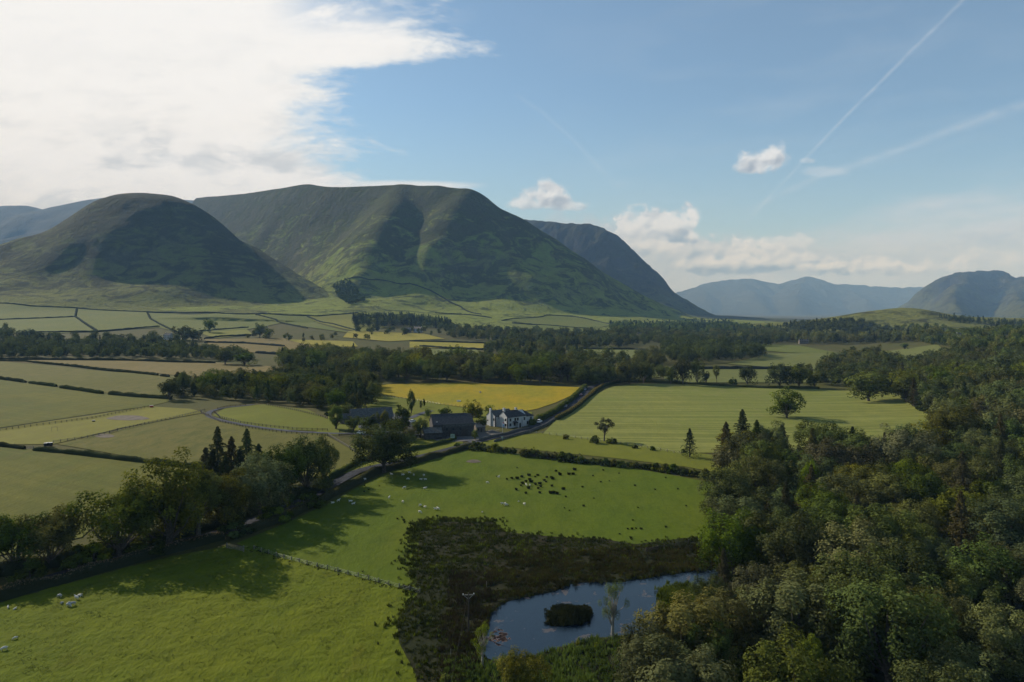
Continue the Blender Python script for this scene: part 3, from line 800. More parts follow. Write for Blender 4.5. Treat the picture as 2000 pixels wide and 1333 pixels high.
def build_tree(T):
    kind = T['kind']; lod = lod_of(T['y'], T['H']) if T['name'] != 'hero' else 0
    if kind in ('bush',) and lod < 2: lod = 1 if T['y'] > 130 else 0
    if kind == 'sparse': lod = min(lod, 1) if T['y'] > 200 else 0
    var = RNG.integers(0, {0: 4, 1: 5, 2: 5, 3: 4}[lod] if kind in ('broad', 'conifer') else 3)
    cm, tm, H0, R0, _ = proto(kind, lod, int(var))
    mats = CONI if kind == 'conifer' else LEAF
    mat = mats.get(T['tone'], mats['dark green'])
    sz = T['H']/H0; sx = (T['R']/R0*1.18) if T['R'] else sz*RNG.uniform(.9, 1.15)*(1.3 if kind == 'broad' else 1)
    nm = NAMES[kind]; rz = RNG.uniform(0, 6.28)
    def setmat(o):
        o.material_slots[0].link = 'OBJECT'; o.material_slots[0].material = mat
    if tm is None:
        o = bpy.data.objects.new(nm, cm); COL.objects.link(o); setmat(o)
        o.location = (T['x'], T['y'], T['z']-.1); o.rotation_euler = (0, 0, rz); o.scale = (sx, sx, sz)
    else:
        o = empty(nm, (T['x'], T['y'], T['z']-.1), rz); o.scale = (sx, sx, sz)
        c = bpy.data.objects.new('crown', cm); COL.objects.link(c); c.parent = o; setmat(c)
        t = bpy.data.objects.new('trunk', tm); COL.objects.link(t); t.parent = o
        if kind == 'sparse':
            t.material_slots[0].link = 'OBJECT'; t.material_slots[0].material = M['palebark']
    tag(o, T['label'], CATS[kind], T['group'])
    return o

# ------------------------------------------------------------------ woods
FIELD_HOLES = []
PLACED = []
def wood(poly, spacing, hr, mixk, region, cap=900, surf=False, seed=0, px=True, keepout=(), edge=0, rw=None):
    """scatter trees through a polygon of photo pixels; mixk = [(weight, kind, tone)]"""
    wp = wpoly(poly) if not surf else [unproj_s(*p)[:2] for p in poly]
    rng = np.random.default_rng(seed+500)
    xs = [p[0] for p in wp]; ys = [p[1] for p in wp]
    area = (max(xs)-min(xs))*(max(ys)-min(ys)); n = int(min(area/spacing**2*6, 60000))
    X = rng.uniform(min(xs), max(xs), n); Y = rng.uniform(min(ys), max(ys), n)
    ok = in_poly(X, Y, wp)
    for k in keepout: ok &= ~in_poly(X, Y, k)
    X, Y = X[ok], Y[ok]
    cell = {}; cnt = 0
    W = np.array([m[0] for m in mixk], float); W /= W.sum()
    for x, y in zip(X, Y):
        c = (int(x//spacing), int(y//spacing)); bad = False
        for i in (-1, 0, 1):
            for j in (-1, 0, 1):
                for q in cell.get((c[0]+i, c[1]+j), ()):
                    if (q[0]-x)**2+(q[1]-y)**2 < spacing**2: bad = True
        if bad: continue
        cell.setdefault(c, []).append((x, y))
        # kinds come in drifts
        f = float(fbm(x/45.0+seed, y/45.0, 2))*.5+.5+rng.normal()*.22
        k = int(np.searchsorted(np.cumsum(W), min(max(f, 0), .9999)))
        k = min(k, len(mixk)-1)
        _, kind, tone = mixk[k]
        H = rng.uniform(*hr)*(.95 if kind != 'bush' else .4)
        if kind == 'conifer': H *= 1.1
        if kind == 'broad' and rng.uniform() < .15: H *= 1.2
        tree(0, 0, H, kind, tone, pos=(x, y), region=region(x, y) if callable(region) else region, surf=surf)
        cnt += 1
        if cnt >= cap: break
    return cnt
MIXD = [(2,'broad','dark green'),(.5,'conifer','dark green'),(1.5,'broad','mid green'),(1,'tall','dark green'),(1,'broad','olive green'),(.6,'broad','grey-green'),(.4,'tall','olive green')]
MIXF = [(.9,'conifer','olive green'),(1.3,'broad','mid green'),(1.0,'broad','dark green'),(.6,'broad','brownish'),(1.8,'broad','grey-green'),(.4,'tall','mid green'),(1.3,'broad','olive green'),(.4,'conifer','mid green'),(.7,'broad','grey-green'),(.12,'broad','yellow-green')]
MIXB = [(1.2,'broad','mid green'),(2,'broad','dark green'),(1.3,'broad','olive green'),(.7,'tall','mid green'),(.4,'broad','yellow-green'),(.7,'broad','grey-green')]
MIXC = [(3,'conifer','dark green'),(1,'broad','dark green')]

def forest_region(x, y):
    px, py = proj(x, y, gz(x, y)+9)
    col = 'left edge' if px < 1420 else 'left half' if px < 1600 else 'middle' if px < 1780 else 'right half'
    row = 'very front' if py > 1230 else 'front' if py > 1080 else 'centre' if py > 960 else 'rear' if py > 860 else 'far rear' if py > 780 else 'far top'
    return f'{row} {col} of right-hand wood'
FORW = [(1422,930),(1432,905),(1470,905),(1560,912),(1650,915),(1760,905),(1868,862),(1840,826),(1785,795),(1762,778),(1750,760),(1790,735),(1880,715),(2050,700),(2120,715),(2120,1480),(1290,1480),(1290,1400),(1315,1340),(1355,1290),(1392,1235),(1408,1160),(1416,1060),(1420,990)]
FOREST = wood(FORW, 8.8, (10.5, 18.5), MIXF, forest_region, seed=3, cap=2000)
# more trees up the bank beyond the frame of the near wood
wood([(1762,765),(1700,765),(1600,752),(1590,742),(1640,728),(1700,722),(1770,715),(1850,700),(1900,690),(1860,720),(1790,745)], 9, (10, 14), MIXB, 'beyond the hay field\'s far right corner', seed=4)
wood([(330,782),(342,760),(420,752),(560,742),(716,742),(735,760),(728,795),(712,812),(680,806),(640,803),(560,792),(490,787),(420,783),(370,780)], 8.5, (10, 16), MIXD, lambda x, y: 'in the dark wood '+('above the drive bend' if proj(x, y, 0)[0] < 470 else 'left of the long barn' if proj(x, y, 0)[0] > 600 else 'behind the curved drive'), seed=5)
wood([(545,712),(620,700),(760,705),(860,712),(1000,716),(1100,722),(1190,738),(1120,750),(1000,750),(900,746),(740,747),(700,738),(560,722)], 12.5, (15, 22), [(.4,'conifer','dark green'),(1.5,'broad','dark green'),(1.6,'broad','mid green'),(1.4,'broad','olive green'),(.7,'broad','grey-green'),(.8,'broad','yellow-green')], lambda x, y: 'in the belt behind the yellow field, '+('left part' if proj(x, y, 0)[0] < 740 else 'middle' if proj(x, y, 0)[0] < 960 else 'right part'), seed=6)
wood([(-60,676),(80,672),(200,672),(330,674),(420,690),(500,704),(430,706),(240,700),(0,700),(-60,699)], 11.5, (10, 16), [(1,'conifer','mid green'),(1.5,'broad','mid green'),(1.5,'broad','grey-green'),(1,'broad','dark green')], lambda x, y: 'in the far left belt, '+('left part' if proj(x, y, 0)[0] < 160 else 'right part'), seed=7)
wood([(-60,655),(60,660),(200,664),(330,668),(380,664),(350,672),(0,672),(-60,668)], 20, (12, 18), [(2,'broad','dark green'),(1,'broad','mid green')], 'behind the far left belt', seed=8)
for i, (pl, sp, hr, mx, rg) in enumerate([
   ([(690,628),(780,622),(870,632),(890,645),(780,640),(690,642)], 15, (17, 24), MIXC+[(2,'broad','mid green')], 'in the wood behind the pale farm'),
   ([(690,645),(780,648),(860,652),(850,657),(700,655)], 26, (12, 17), MIXB, 'in front of the pale farm'),
   ([(640,655),(700,660),(780,664),(700,668),(640,664)], 40, (9, 14), MIXB, 'between the yellow strips left of centre'),
   ([(870,650),(960,648),(1100,655),(1220,655),(1300,650),(1290,672),(1200,682),(1120,682),(1000,676),(960,668),(880,662)], 18, (14, 23), MIXB, 'in the scattered trees below the long fell'),
   ([(950,684),(1060,680),(1120,694),(1150,712),(1060,712),(960,704)], 17, (14, 20), MIXD, 'in the dark belt right of the small fields'),
   ([(1120,704),(1200,706),(1290,706),(1300,720),(1240,724),(1140,722)], 15, (13, 20), MIXB, 'between the two pale strips'),
   ([(1300,676),(1400,680),(1470,690),(1490,700),(1440,708),(1330,712),(1300,700)], 15, (15, 22), [(2,'broad','dark green'),(1,'broad','mid green')], 'in the round dark wood in mid valley'),
   ([(1190,742),(1250,736),(1300,742),(1290,748),(1200,752)], 11, (11, 17), MIXB, 'where the road leaves the hay field'),
   ([(1290,656),(1400,655),(1500,660),(1560,666),(1480,680),(1400,684),(1300,674)], 17, (12, 20), MIXB, 'in the hedgerows of mid valley'),
   ([(1700,702),(1640,708),(1600,718),(1640,728),(1720,722),(1770,712)], 12, (11, 17), MIXB, 'at the near edge of the pale field'),
   ([(1560,726),(1600,722),(1700,724),(1690,736),(1600,742),(1560,738)], 11, (8, 12), MIXB, 'behind the far right corner of the hay field'),
   ([(1120,742),(1190,742),(1200,752),(1130,754)], 9, (12, 17), [(1,'broad','olive green'),(1,'broad','mid green'),(1,'broad','dark green')], 'beside the road end of the yellow field'),
   ([(470,660),(520,655),(640,662),(650,668),(520,668)], 30, (8, 14), MIXB, 'in the hedge left of the yellow strips'),
   ([(-60,640),(10,640),(40,655),(0,668),(-60,660)], 26, (10, 15), MIXB, 'at the far left edge of the valley'),
  ]):
    wood(pl, sp, hr, mx, rg, seed=20+i)
N_WOOD = len(TREES)
# far woods: one mass each, built as stuff below
FARW = []
def far_wood(poly, spacing, hr, mixk, label, surf=False, seed=0):
    a = len(TREES); wood(poly, spacing, hr, mixk, None, surf=surf, seed=seed, cap=1600)
    FARW.append((label, TREES[a:])); del TREES[a:]
far_wood([(1190,640),(1260,634),(1340,630),(1430,634),(1440,645),(1500,648),(1530,652),(1400,656),(1300,652),(1200,652)], 15, (15, 24), MIXC+[(3,'broad','mid green')], 'distant dark wood along the foot of the long fell', seed=60)
far_wood([(1420,650),(1540,646),(1700,652),(1800,660),(1840,668),(1700,672),(1560,672),(1480,662)], 14, (14, 21), MIXB+[(1,'conifer','dark green')], 'distant mixed wood at the foot of the grassy knoll', seed=61)
far_wood([(1530,640),(1560,634),(1640,632),(1740,645),(1760,652),(1600,652),(1540,650)], 13, (13, 19), [(1,'conifer','dark green'),(2,'broad','dark green')], 'dark wood on the left slope of the grassy knoll', surf=True, seed=62)
far_wood([(1830,622),(1900,626),(1990,632),(2100,636),(2100,645),(1980,640),(1870,632)], 9, (9, 13), [(1,'conifer','dark green'),(1,'broad','dark green')], 'dark conifer strip on top of the grassy knoll', surf=True, seed=63)
far_wood([(1760,640),(1850,640),(2000,648),(2150,655),(2200,690),(1980,690),(1860,682),(1800,672)], 11, (9, 13), MIXB+[(1,'conifer','dark green')], 'rough woodland below the knoll at the right', surf=True, seed=64)
far_wood([(650,560),(675,548),(700,570),(712,590),(680,596),(660,580)], 9, (12, 17), [(3,'broad','dark green'),(.4,'conifer','dark green')], 'dark tree block at the foot of the gully', surf=True, seed=65)
# ------------------------------------------------------------------ single trees
HERO = [
 (32,1118,112,'broad','mid green','ivy-clad tree at the far left of the roadside row',110),
 (98,1108,112,'broad','olive green','olive tree with pale leaf tips, second from left in the roadside row',105),
 (-18,1125,110,'broad','dark green','dark tree cut by the left picture edge, in the roadside row',70),
 (235,1088,138,'broad','mid green','broad bushy tree in the roadside row, left of the tallest one',150),
 (335,1072,178,'broad','olive green','tallest feathery tree of the roadside row, with pale leaf tips',150),
 (388,1058,125,'open','grey-green','grey-green tree in front of the tallest one in the roadside row',120),
 (440,1035,118,'broad','olive green','light olive round tree between the tallest tree and the grey-green dome',105),
 (508,1015,128,'broad','grey-green','dome-shaped grey-green tree at the middle of the roadside row',115),
 (556,985,112,'broad','dark green','dark dense tree right of the grey-green dome, by the road',85),
 (600,965,112,'broad','dark green','dark tree near the right end of the roadside row',90),
 (632,945,78,'broad','dark green','last dark tree at the right end of the roadside row',62),
 (575,930,62,'broad','olive green','olive-topped tree behind the right end of the roadside row',55),
 (402,955,75,'conifer','olive green','leftmost of the five spruces behind the roadside row',52),
 (425,960,118,'conifer','mid green','tallest spruce, second from left of the five behind the roadside row',62),
 (452,960,100,'conifer','olive green','middle one of the five spruces behind the roadside row',60),
 (482,960,114,'conifer','mid green','pointed spruce, fourth from left of the five behind the roadside row',62),
 (505,955,82,'conifer','dark green','rightmost of the five spruces behind the roadside row',56),
 (415,968,84,'conifer','dark green','shorter spruce in front of the left spruces behind the roadside row',56),
 (440,972,78,'conifer','mid green','shorter spruce in front of the middle spruce behind the roadside row',56),
 (468,972,88,'conifer','dark green','dark spruce filling the gap before the pointed one',58),
 (941,842,26,'broad','dark green','dark tree between the stone outbuilding and the inn',24),
 (958,812,20,'broad','mid green','tree just behind the inn\'s rear chimney',22),
 (870,818,22,'broad','mid green','tree behind the middle of the black barn',24),
 (722,846,34,'broad','dark green','dark tree in the farm yard, left of the light-leaved one',32),
 (768,856,40,'broad','dark green','dark tree above the nearly black one, by the drive',36),
 (800,862,28,'broad','olive green','small olive tree right of the nearly black one',26),
 (677,822,34,'broad','dark green','dark tree behind the long barn\'s left end',34),
 (750,922,98,'broad','dark green','big nearly black spreading tree beside the road, left of the inn',112),
 (656,838,46,'tall','mid green','pale weeping tree at the left end of the long low barn',38),
 (690,843,30,'broad','dark green','round bushy tree in front of the long low barn',34),
 (735,846,40,'open','grey-green','light-leaved tree in the farm yard, in front of the long barn\'s right end',28),
 (752,848,46,'tall','brownish','brownish-green tree in the farm yard beside the light-leaved one',26),
 (786,850,54,'tall','dark green','dark egg-shaped tree between the two barns',44),
 (803,808,46,'tall','mid green','slim tall tree on the lawn behind the two barns',20),
 (822,856,40,'broad','mid green','round tree in front of the left end of the black barn',32),
 (779,800,10,'broad','dark green','tiny round tree on the lawn behind the long barn',9),
 (822,798,15,'tall','grey-green','left one of two slim saplings on the lawn',8),
 (828,795,15,'tall','mid green','right one of two slim saplings on the lawn',8),
 (836,818,19,'broad','dark green','small round-headed tree at the track behind the black barn',13),
 (922,822,38,'broad','olive green','leafy tree directly behind the black barn\'s right end',36),
 (928,860,22,'broad','mid green','small light green tree by the forecourt of the stone outbuilding',13),
 (1537,817,57,'broad','dark green','lone round oak standing in the near part of the hay field',62),
 (1697,784,60,'broad','mid green','lone spreading oak at the right end of the hay field',76),
 (1180,862,44,'open','brownish','thin half-bare tree on the near edge of the hay field',40),
 (1347,893,52,'conifer','dark green','ragged leaning pine at the left tip of right-hand wood',34),
 (1418,912,82,'conifer','olive green','pointed spruce at the wood\'s left tip, beside the leaning pine',52),
 (1450,905,98,'conifer','mid green','tallest pointed spruce on the wood\'s edge to the hay field',58),
 (1478,915,88,'conifer','dark green','dark spruce just right of the tallest on the wood\'s edge',54),
 (1528,905,70,'conifer','olive green','olive spruce on the wood\'s edge below the lone round oak',46),
 (1602,905,66,'conifer','mid green','slim spruce on the wood\'s edge right of the lone oak\'s shadow',40),
 (1665,900,62,'conifer','dark green','rightmost spruce on the wood\'s edge to the hay field',40),
 (1880,1010,120,'conifer','olive green','tall olive spruce in the right half of the wood',62),
 (1955,980,115,'conifer','mid green','tall spruce near the right picture edge',60),
 (1229,750,52,'broad','mid green','tall tree where the hay field\'s left hedge meets the far hedge',42),
 (1310,750,36,'broad','dark green','first small dark tree of the row on the hay field\'s far hedge',22),
 (1334,752,54,'broad','dark green','tall dark tree on the far hedge of the hay field, tallest of its row',30),
 (1362,752,50,'broad','dark green','ivy-dark tree on the hay field\'s far hedge, right of the tallest',26),
 (1378,752,26,'broad','dark green','short dark tree on the hay field\'s far hedge before the thin one',16),
 (1400,752,36,'open','mid green','thin see-through tree on the far hedge of the hay field',15),
 (1460,753,38,'broad','dark green','round dark tree standing alone on the far hedge of the hay field',34),
 (1432,754,19,'bush','dark green','bushy low tree just left of the round dark one on the far hedge',18),
 (1522,758,48,'broad','dark green','left one of the big dark pair on the far hedge of the hay field',46),
 (1560,758,46,'broad','dark green','right one of the big dark pair on the far hedge of the hay field',48),
 (1590,758,26,'broad','dark green','small dark tree at the right foot of the big dark pair',20),
 (410,650,25,'broad','dark green','lone round tree on a wall line in the far left fields',27),
 (356,664,27,'broad','dark green','first tree of the dome-shaped dark clump beside the white farm',34),
 (376,667,24,'broad','dark green','second tree of the dome-shaped dark clump beside the white farm',34),
 (508,660,28,'broad','dark green','dark tree at the left end of the far hedge below the rounded fell',26),
 (524,662,20,'broad','mid green','smaller tree beside the dark one below the rounded fell',20),
 (1664,693,16,'open','dark green','flat-topped tree left of the two beside the pale valley field',14),
 (1694,697,19,'broad','dark green','dark bushy tree on the near edge of the pale valley field',21),
 (1713,693,15,'broad','dark green','small round tree standing alone in the pale valley field',13),
 (1815,699,14,'broad','dark green','low round tree at the right end of the pale valley field',22),
 (1767,683,13,'broad','grey-green','small grey-green tree on the far edge of the pale valley field',15),
 (440,712,32,'broad','mid green','rounded tree at the left of a pair on the bleached field',38),
 (478,714,24,'broad','dark green','low spreading tree at the right of a pair on the bleached field',42),
 (1196,1250,108,'sparse','grey-green','slender half-bare birch growing at the pond\'s near shore',56),
 (942,1304,80,'sparse','yellow-green','small sparse birch at the pond\'s lower left corner',46),
 (1022,1408,136,'broad','olive green','leafy pale willow cut by the bottom edge, just below the pond',92),
 (1262,1392,165,'broad','grey-green','big grey-green willow at the bottom edge, right of the pale one',125),
 (1385,1335,120,'broad','mid green','leafy green tree leaning over the pond\'s lower right shore',80),
 (1385,1215,90,'broad','mid green','dense green tree at the right end of the pond',60),
 (1300,1222,34,'bush','olive green','rounded sallow bush on the pond\'s right shore',60),
]
for h in HERO:
    tree(h[0], h[1], h[2]*1.09, h[3], h[4], h[5], wpx=h[6])
for i, (px, py, h, w, l) in enumerate([
  (1105,858,12,14,'small round bush in the strip before the hay field'),
  (1161,866,20,22,'dark bush at the foot of the half-bare tree, left side'),
  (1195,866,14,26,'dark bush at the foot of the half-bare tree, right side'),
  (1240,876,9,13,'tiny bush right of the half-bare tree, on the fence'),
  (1275,880,12,12,'second small bush right of the half-bare tree'),
  (1335,884,9,12,'small bush beside the leaning pine'),
  (180,1098,52,80,'dark rounded thicket in the roadside row, left of the bushy tree'),
  (150,1112,40,70,'low dark thicket near the left end of the roadside row'),
  (290,1085,45,80,'dark undergrowth bush below the tallest roadside tree'),
  (460,1045,38,70,'dark undergrowth bush below the light olive tree'),
  (540,1018,40,70,'dark undergrowth bush below the grey-green dome'),
  (605,990,36,60,'dark undergrowth bush at the roadside row\'s right end'),
  (60,1135,34,80,'low dark bush at the foot of the ivy-clad trees'),
  (865,700,8,14,'round shrub on the small pale field in mid valley'),
  (640,812,10,14,'garden shrub left of the long barn'),
  (930,815,24,30,'dark evergreen shrub between black barn and inn'),
  (770,905,14,26,'roadside shrub under the nearly black tree'),
  (868,848,8,16,'clipped shrub before the black barn'),
  (893,872,9,16,'shrub by the sign at the farm entrance'),
  ]):
    tree(px, py, h, 'bush', 'dark green' if i != 0 else 'olive green', l, wpx=w)
for seg, (x0, y0, x1, y1) in (('left', (926,878,1003,886)), ('middle', (1026,892,1215,913)), ('right', (1226,913,1395,934))):
    L_ = int((x1-x0)/15)+1
    for i in range(L_+1):
        t = i/L_; q = RNG.uniform(.6, 1.15)
        tree(x0+(x1-x0)*t+RNG.uniform(-3, 3), y0+(y1-y0)*t+RNG.uniform(-1, 2), 21*q, 'bush', ['dark green', 'dark green', 'olive green'][int(RNG.integers(3))], wpx=24*q, region='in the ragged hedge above the sheep pasture, '+seg+' length')
# saplings and scrub round the pond
for px, py, h in ((870,1335,26),(900,1300,16),(1130,1262,16),(1165,1268,18),(905,1240,10),(1380,1090,20),(1395,1065,26)):
    tree(px, py, h, 'bush', 'yellow-green' if px < 1200 else 'olive green', wpx=h*.9, region='around the pond')

# ------------------------------------------------------------------ labels and object budget
ORD = ['first','second','third','fourth','fifth','sixth','seventh','eighth','ninth','tenth','eleventh','twelfth']
def finish_trees():
    for T in TREES: T['s'] = T['H']/T['y']
    for T in TREES:
        px, py = proj(T['x'], T['y'], T['z']); tpy = py-T['s']*F
        T['vis'] = -60 < px < 2060 and tpy < 1345
        T['px'] = px
    tr = [T for T in TREES if T['vis']]
    cnt = {}; keep = []; rest = []
    for T in sorted(tr, key=lambda t: -t['s']*(5 if t['label'] else 1)):
        n = NAMES[T['kind']]; cnt[n] = cnt.get(n, 0)+1
        (keep if cnt[n] <= 298 else rest).append(T)
    groups = {}
    for T in keep:
        if not T['label']: groups.setdefault((T['region'], NAMES[T['kind']], T['tone'], T['kind'] == 'tall'), []).append(T)
    for (rg, nm, tone, tall), L in groups.items():
        L.sort(key=lambda t: t['px']); what = ('slender ' if tall else '')+tone+' '+{'broadleaf_tree': 'tree', 'conifer_tree': 'conifer', 'bush': 'bush', 'birch_tree': 'birch'}[nm]
        n = len(L); rg = rg if rg.split()[0] in ('in', 'at', 'behind', 'beyond', 'where', 'between', 'beside', 'around', 'along') else 'at the '+rg
        for i, T in enumerate(L):
            if n == 1: T['label'] = f'the only {what} {rg}'
            elif n <= 12: T['label'] = f'{what}, {ORD[i]} from left, {rg}'
            else: T['label'] = f'{what} {rg}'; T['group'] = f'{what}s {rg}'
    for T in keep: build_tree(T)
    print('TREES kept', len(keep), 'rest', len(rest), cnt)
    if rest: FARW.append(('background trees filling the woods of the valley', rest))
    for label, L in FARW:
        bt = {}
        for T in L:
            bt.setdefault((T['kind'] == 'conifer', T['tone']), []).append(T)
        Vs = []; Fs = []; To = []; Mi = []; mats = []; off = 0
        for (cf, tone), LL in bt.items():
            mi = len(mats); mats.append((CONI if cf else LEAF).get(tone, LEAF['dark green']))
            for T in LL:
                lod = max(1, lod_of(T['y'], T['H'])+(1 if T['y'] > 1500 else 0))
                _, _, H0, R0, (V, tn) = proto(T['kind'] if T['kind'] != 'open' else 'broad', lod if lod == 4 else lod, int(RNG.integers(0, 3)))
                a = RNG.uniform(0, 6.28); c, s = math.cos(a), math.sin(a); sz = T['H']/H0
                W = np.stack([(V[:, 0]*c-V[:, 1]*s)*sz*1.2+T['x'], (V[:, 0]*s+V[:, 1]*c)*sz*1.2+T['y'], V[:, 2]*sz+T['z']], -1)
                Vs.append(W); n = len(V)//4; Fs.append(quads(n)+off); off += len(V)
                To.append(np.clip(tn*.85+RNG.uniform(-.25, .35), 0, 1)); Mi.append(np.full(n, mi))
        if not Vs: continue
        me = mesh_np('woodland', np.vstack(Vs), np.vstack(Fs), np.concatenate(To), matidx=np.concatenate(Mi))
        tag(link('woodland', me, mats), label, 'woodland', kind='stuff')
finish_trees()
# undergrowth under the near wood
def undergrowth():
    wp = wpoly(FORW); rng = np.random.default_rng(77); xs = [p[0] for p in wp]; ys = [p[1] for p in wp]
    X = rng.uniform(min(xs), max(xs), 9000); Y = rng.uniform(min(ys), max(ys), 9000); k = in_poly(X, Y, wp); X, Y = X[k][:3200], Y[k][:3200]; Z = ground_z(X, Y)
    Vs = []; To = []
    for x, y, z in zip(X, Y, Z):
        _, _, H0, R0, (V, tn) = proto('bush', 3, int(rng.integers(0, 3))); s = rng.uniform(.5, 1.1); a = rng.uniform(0, 6.28); c, q = math.cos(a), math.sin(a)
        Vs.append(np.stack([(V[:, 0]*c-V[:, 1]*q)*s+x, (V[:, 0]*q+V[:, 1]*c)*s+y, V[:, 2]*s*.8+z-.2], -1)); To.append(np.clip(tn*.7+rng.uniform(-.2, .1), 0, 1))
    n = sum(len(v) for v in Vs)//4
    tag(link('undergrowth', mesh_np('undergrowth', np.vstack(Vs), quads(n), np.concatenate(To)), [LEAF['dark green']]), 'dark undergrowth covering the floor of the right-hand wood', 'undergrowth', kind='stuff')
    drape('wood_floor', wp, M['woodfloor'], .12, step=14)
undergrowth()

# ------------------------------------------------------------------ hedges and walls
def resample(W, step):
    Q = []
    for a, b in zip(W[:-1], W[1:]):
        L = math.hypot(b[0]-a[0], b[1]-a[1]); n = max(1, int(L/step))
        Q += [(a[0]+(b[0]-a[0])*i/n, a[1]+(b[1]-a[1])*i/n) for i in range(n)]
    return Q+[W[-1]]
def hedge(pts, h, w, label, mat='hedge', top=None, name='hedge', rough=.4, surf=False, leaf=.3, dens=14, cat='hedge', group=None, shift=0):
    un = unproj_s if surf else unproj
    W = [un(*p)[:2] for p in pts]
    L = sum(math.dist(a, b) for a, b in zip(W[:-1], W[1:])); d = np.mean([p[1] for p in W])
    step = max(.8, min(d/220, 12)); Q = resample(W, step); zf = surf_z if surf else gz
    prof = [(-.5, -.1), (-.52, .45), (-.42, .85), (-.2, 1.0), (.2, 1.0), (.42, .85), (.52, .45), (.5, -.1)]
    V = []; Fs = []; rng = np.random.default_rng(abs(hash(label)) % 1000 if False else len(label)*7+int(abs(pts[0][0])))
    for i, q in enumerate(Q):
        a = Q[max(i-1, 0)]; b = Q[min(i+1, len(Q)-1)]; dx, dy = b[0]-a[0], b[1]-a[1]; l = math.hypot(dx, dy) or 1
        nx, ny = -dy/l, dx/l; z = zf(*q)
        hh = h*(1+rough*float(pnoise(q[0]*.13+3, q[1]*.13))); ww = w*(1+rough*.8*float(pnoise(q[0]*.2, q[1]*.2+7)))
        if i in (0, len(Q)-1): ww *= .6; hh *= .8
        for s, t in prof:
            j = rng.normal()*.04*h if t > 0 else 0
            V.append((q[0]+nx*(s*ww+shift), q[1]+ny*(s*ww+shift), z+t*hh+j))
    m = len(prof)
    for i in range(len(Q)-1):
        for k in range(m-1): Fs.append((i*m+k, (i+1)*m+k, (i+1)*m+k+1, i*m+k+1))
    caps = [[0,1,6,7],[1,2,5,6],[2,3,4,5]]
    for base in (0, (len(Q)-1)*m):
        for c in caps: Fs.append(tuple(base+k for k in c))
    V = np.array(V); Fs = np.array(Fs)
    tone = np.full(len(Fs), .35); mi = np.zeros(len(Fs), int)
    if dens:
        nl = int(min(L*dens, 26000)); ii = rng.integers(0, len(Q)-1, nl); kk = rng.integers(1, m-2, nl); fr = rng.uniform(size=nl); fk = rng.uniform(size=nl)
        A = V[ii*m+kk]; B = V[(ii+1)*m+kk]; C = V[ii*m+kk+1]; D = V[(ii+1)*m+kk+1]
        Pn = (A*(1-fr)[:, None]+B*fr[:, None])*(1-fk)[:, None]+(C*(1-fr)[:, None]+D*fr[:, None])*fk[:, None]
        Pn += rng.normal(size=Pn.shape)*.07*h
        LV = leaf_quads(Pn, leaf, rng, None, .6)
        Fs = np.vstack([Fs, quads(nl)+len(V)]); V = np.vstack([V, LV]); tone = np.r_[tone, rng.uniform(.1, 1, nl)]
        mi = np.r_[mi, np.where(kk >= 2, np.where(kk <= 4, 1, 0), 0)]
    me = mesh_np(name, V, Fs, tone, matidx=mi)
    o = link(name, me, [M[mat], M[top or mat]])
    return tag(o, label, cat, group)
hedge([(-200,1222),(-60,1186),(0,1172),(120,1138),(240,1104),(350,1074),(438,1052)], 2.0, 2.0, 'long dark roadside hedge along the near pasture, tan grass on top', top='hedge_tan_lit', dens=70, leaf=.4)
hedge([(480,1042),(560,1013),(640,974),(700,943),(740,922),(790,912),(850,894),(922,873)], 2.0, 2.2, 'roadside hedge between the road and the sheep pasture', top='hedge_green', dens=40, leaf=.35)
hedge([(645,935),(700,905),(760,888),(840,873),(872,865),(890,858)], 1.6, 1.8, 'clipped hedge on the farm side of the road, left of the sign', top='hedge_green', dens=24, leaf=.4)
hedge([(1036,832),(1060,818),(1090,803),(1112,786),(1130,770),(1144,757)], 2.6, 3, 'leafy hedge between the road and the yellow field', top='hedge_green', dens=30, leaf=.5)
hedge([(1086,821),(1110,808),(1130,794),(1150,776),(1166,762),(1180,754),(1215,746)], 2.0, 2.6, 'brown-topped clipped hedge between the road and the hay field', top='hedge_tan_lit', dens=34, leaf=.45, rough=.1)
hedge([(1215,746),(1290,748),(1400,754),(1500,759),(1600,760)], 1.8, 2.5, 'dark hedge along the far side of the hay field', dens=16, leaf=.6)
hedge([(1580,738),(1650,732),(1740,730)], 2.4, 3, 'thin hedge line behind the hay field\'s right end', dens=14, leaf=.6)
for nm, pts in (('left', [(925,876),(960,880),(1000,884)]), ('middle', [(1025,890),(1080,895),(1140,903),(1210,910)]), ('right', [(1225,910),(1300,918),(1390,930)])):
    hedge(pts, 1.3, 2.2, f'low undergrowth of the ragged hedge above the sheep pasture, {nm} length', rough=.8, dens=60, leaf=.45)
hedge([(-60,1140),(0,1122),(120,1100),(240,1072),(350,1045),(440,1020),(540,985),(640,948)], 2.6, 4.5, 'dark bramble undergrowth below the roadside tree row', rough=.7, dens=90, leaf=.5)  # undergrowth strip added so the road along the trees lies in shade
hedge([(0,871),(48,878)], 1.6, 2, 'short dark hedge left of the small field gate', dens=20)
hedge([(66,880),(150,888),(250,900),(330,909),(395,915),(420,920)], 1.7, 2, 'straight dark hedge running right from the small field gate', dens=20)
for i, pts in enumerate([[(-80,728),(0,741),(50,748)], [(58,749),(110,756)], [(118,758),(160,764),(200,770)], [(213,771),(270,776),(335,780)]]):
    hedge(pts, 2.2, 3, ['leftmost length of the broken dark hedge on the olive slope','second length of the broken dark hedge on the olive slope','third length of the broken dark hedge on the olive slope','rightmost length of the broken dark hedge on the olive slope'][i], dens=10, leaf=.6)
hedge([(-80,703),(50,707),(150,717),(250,728),(308,734)], 2, 3, 'long thin hedge dropping right across the far left slope', dens=6, leaf=.8)
hedge([(314,735),(330,737)], 2, 3, 'short hedge stub at the end of the long thin one', dens=6, leaf=.8)
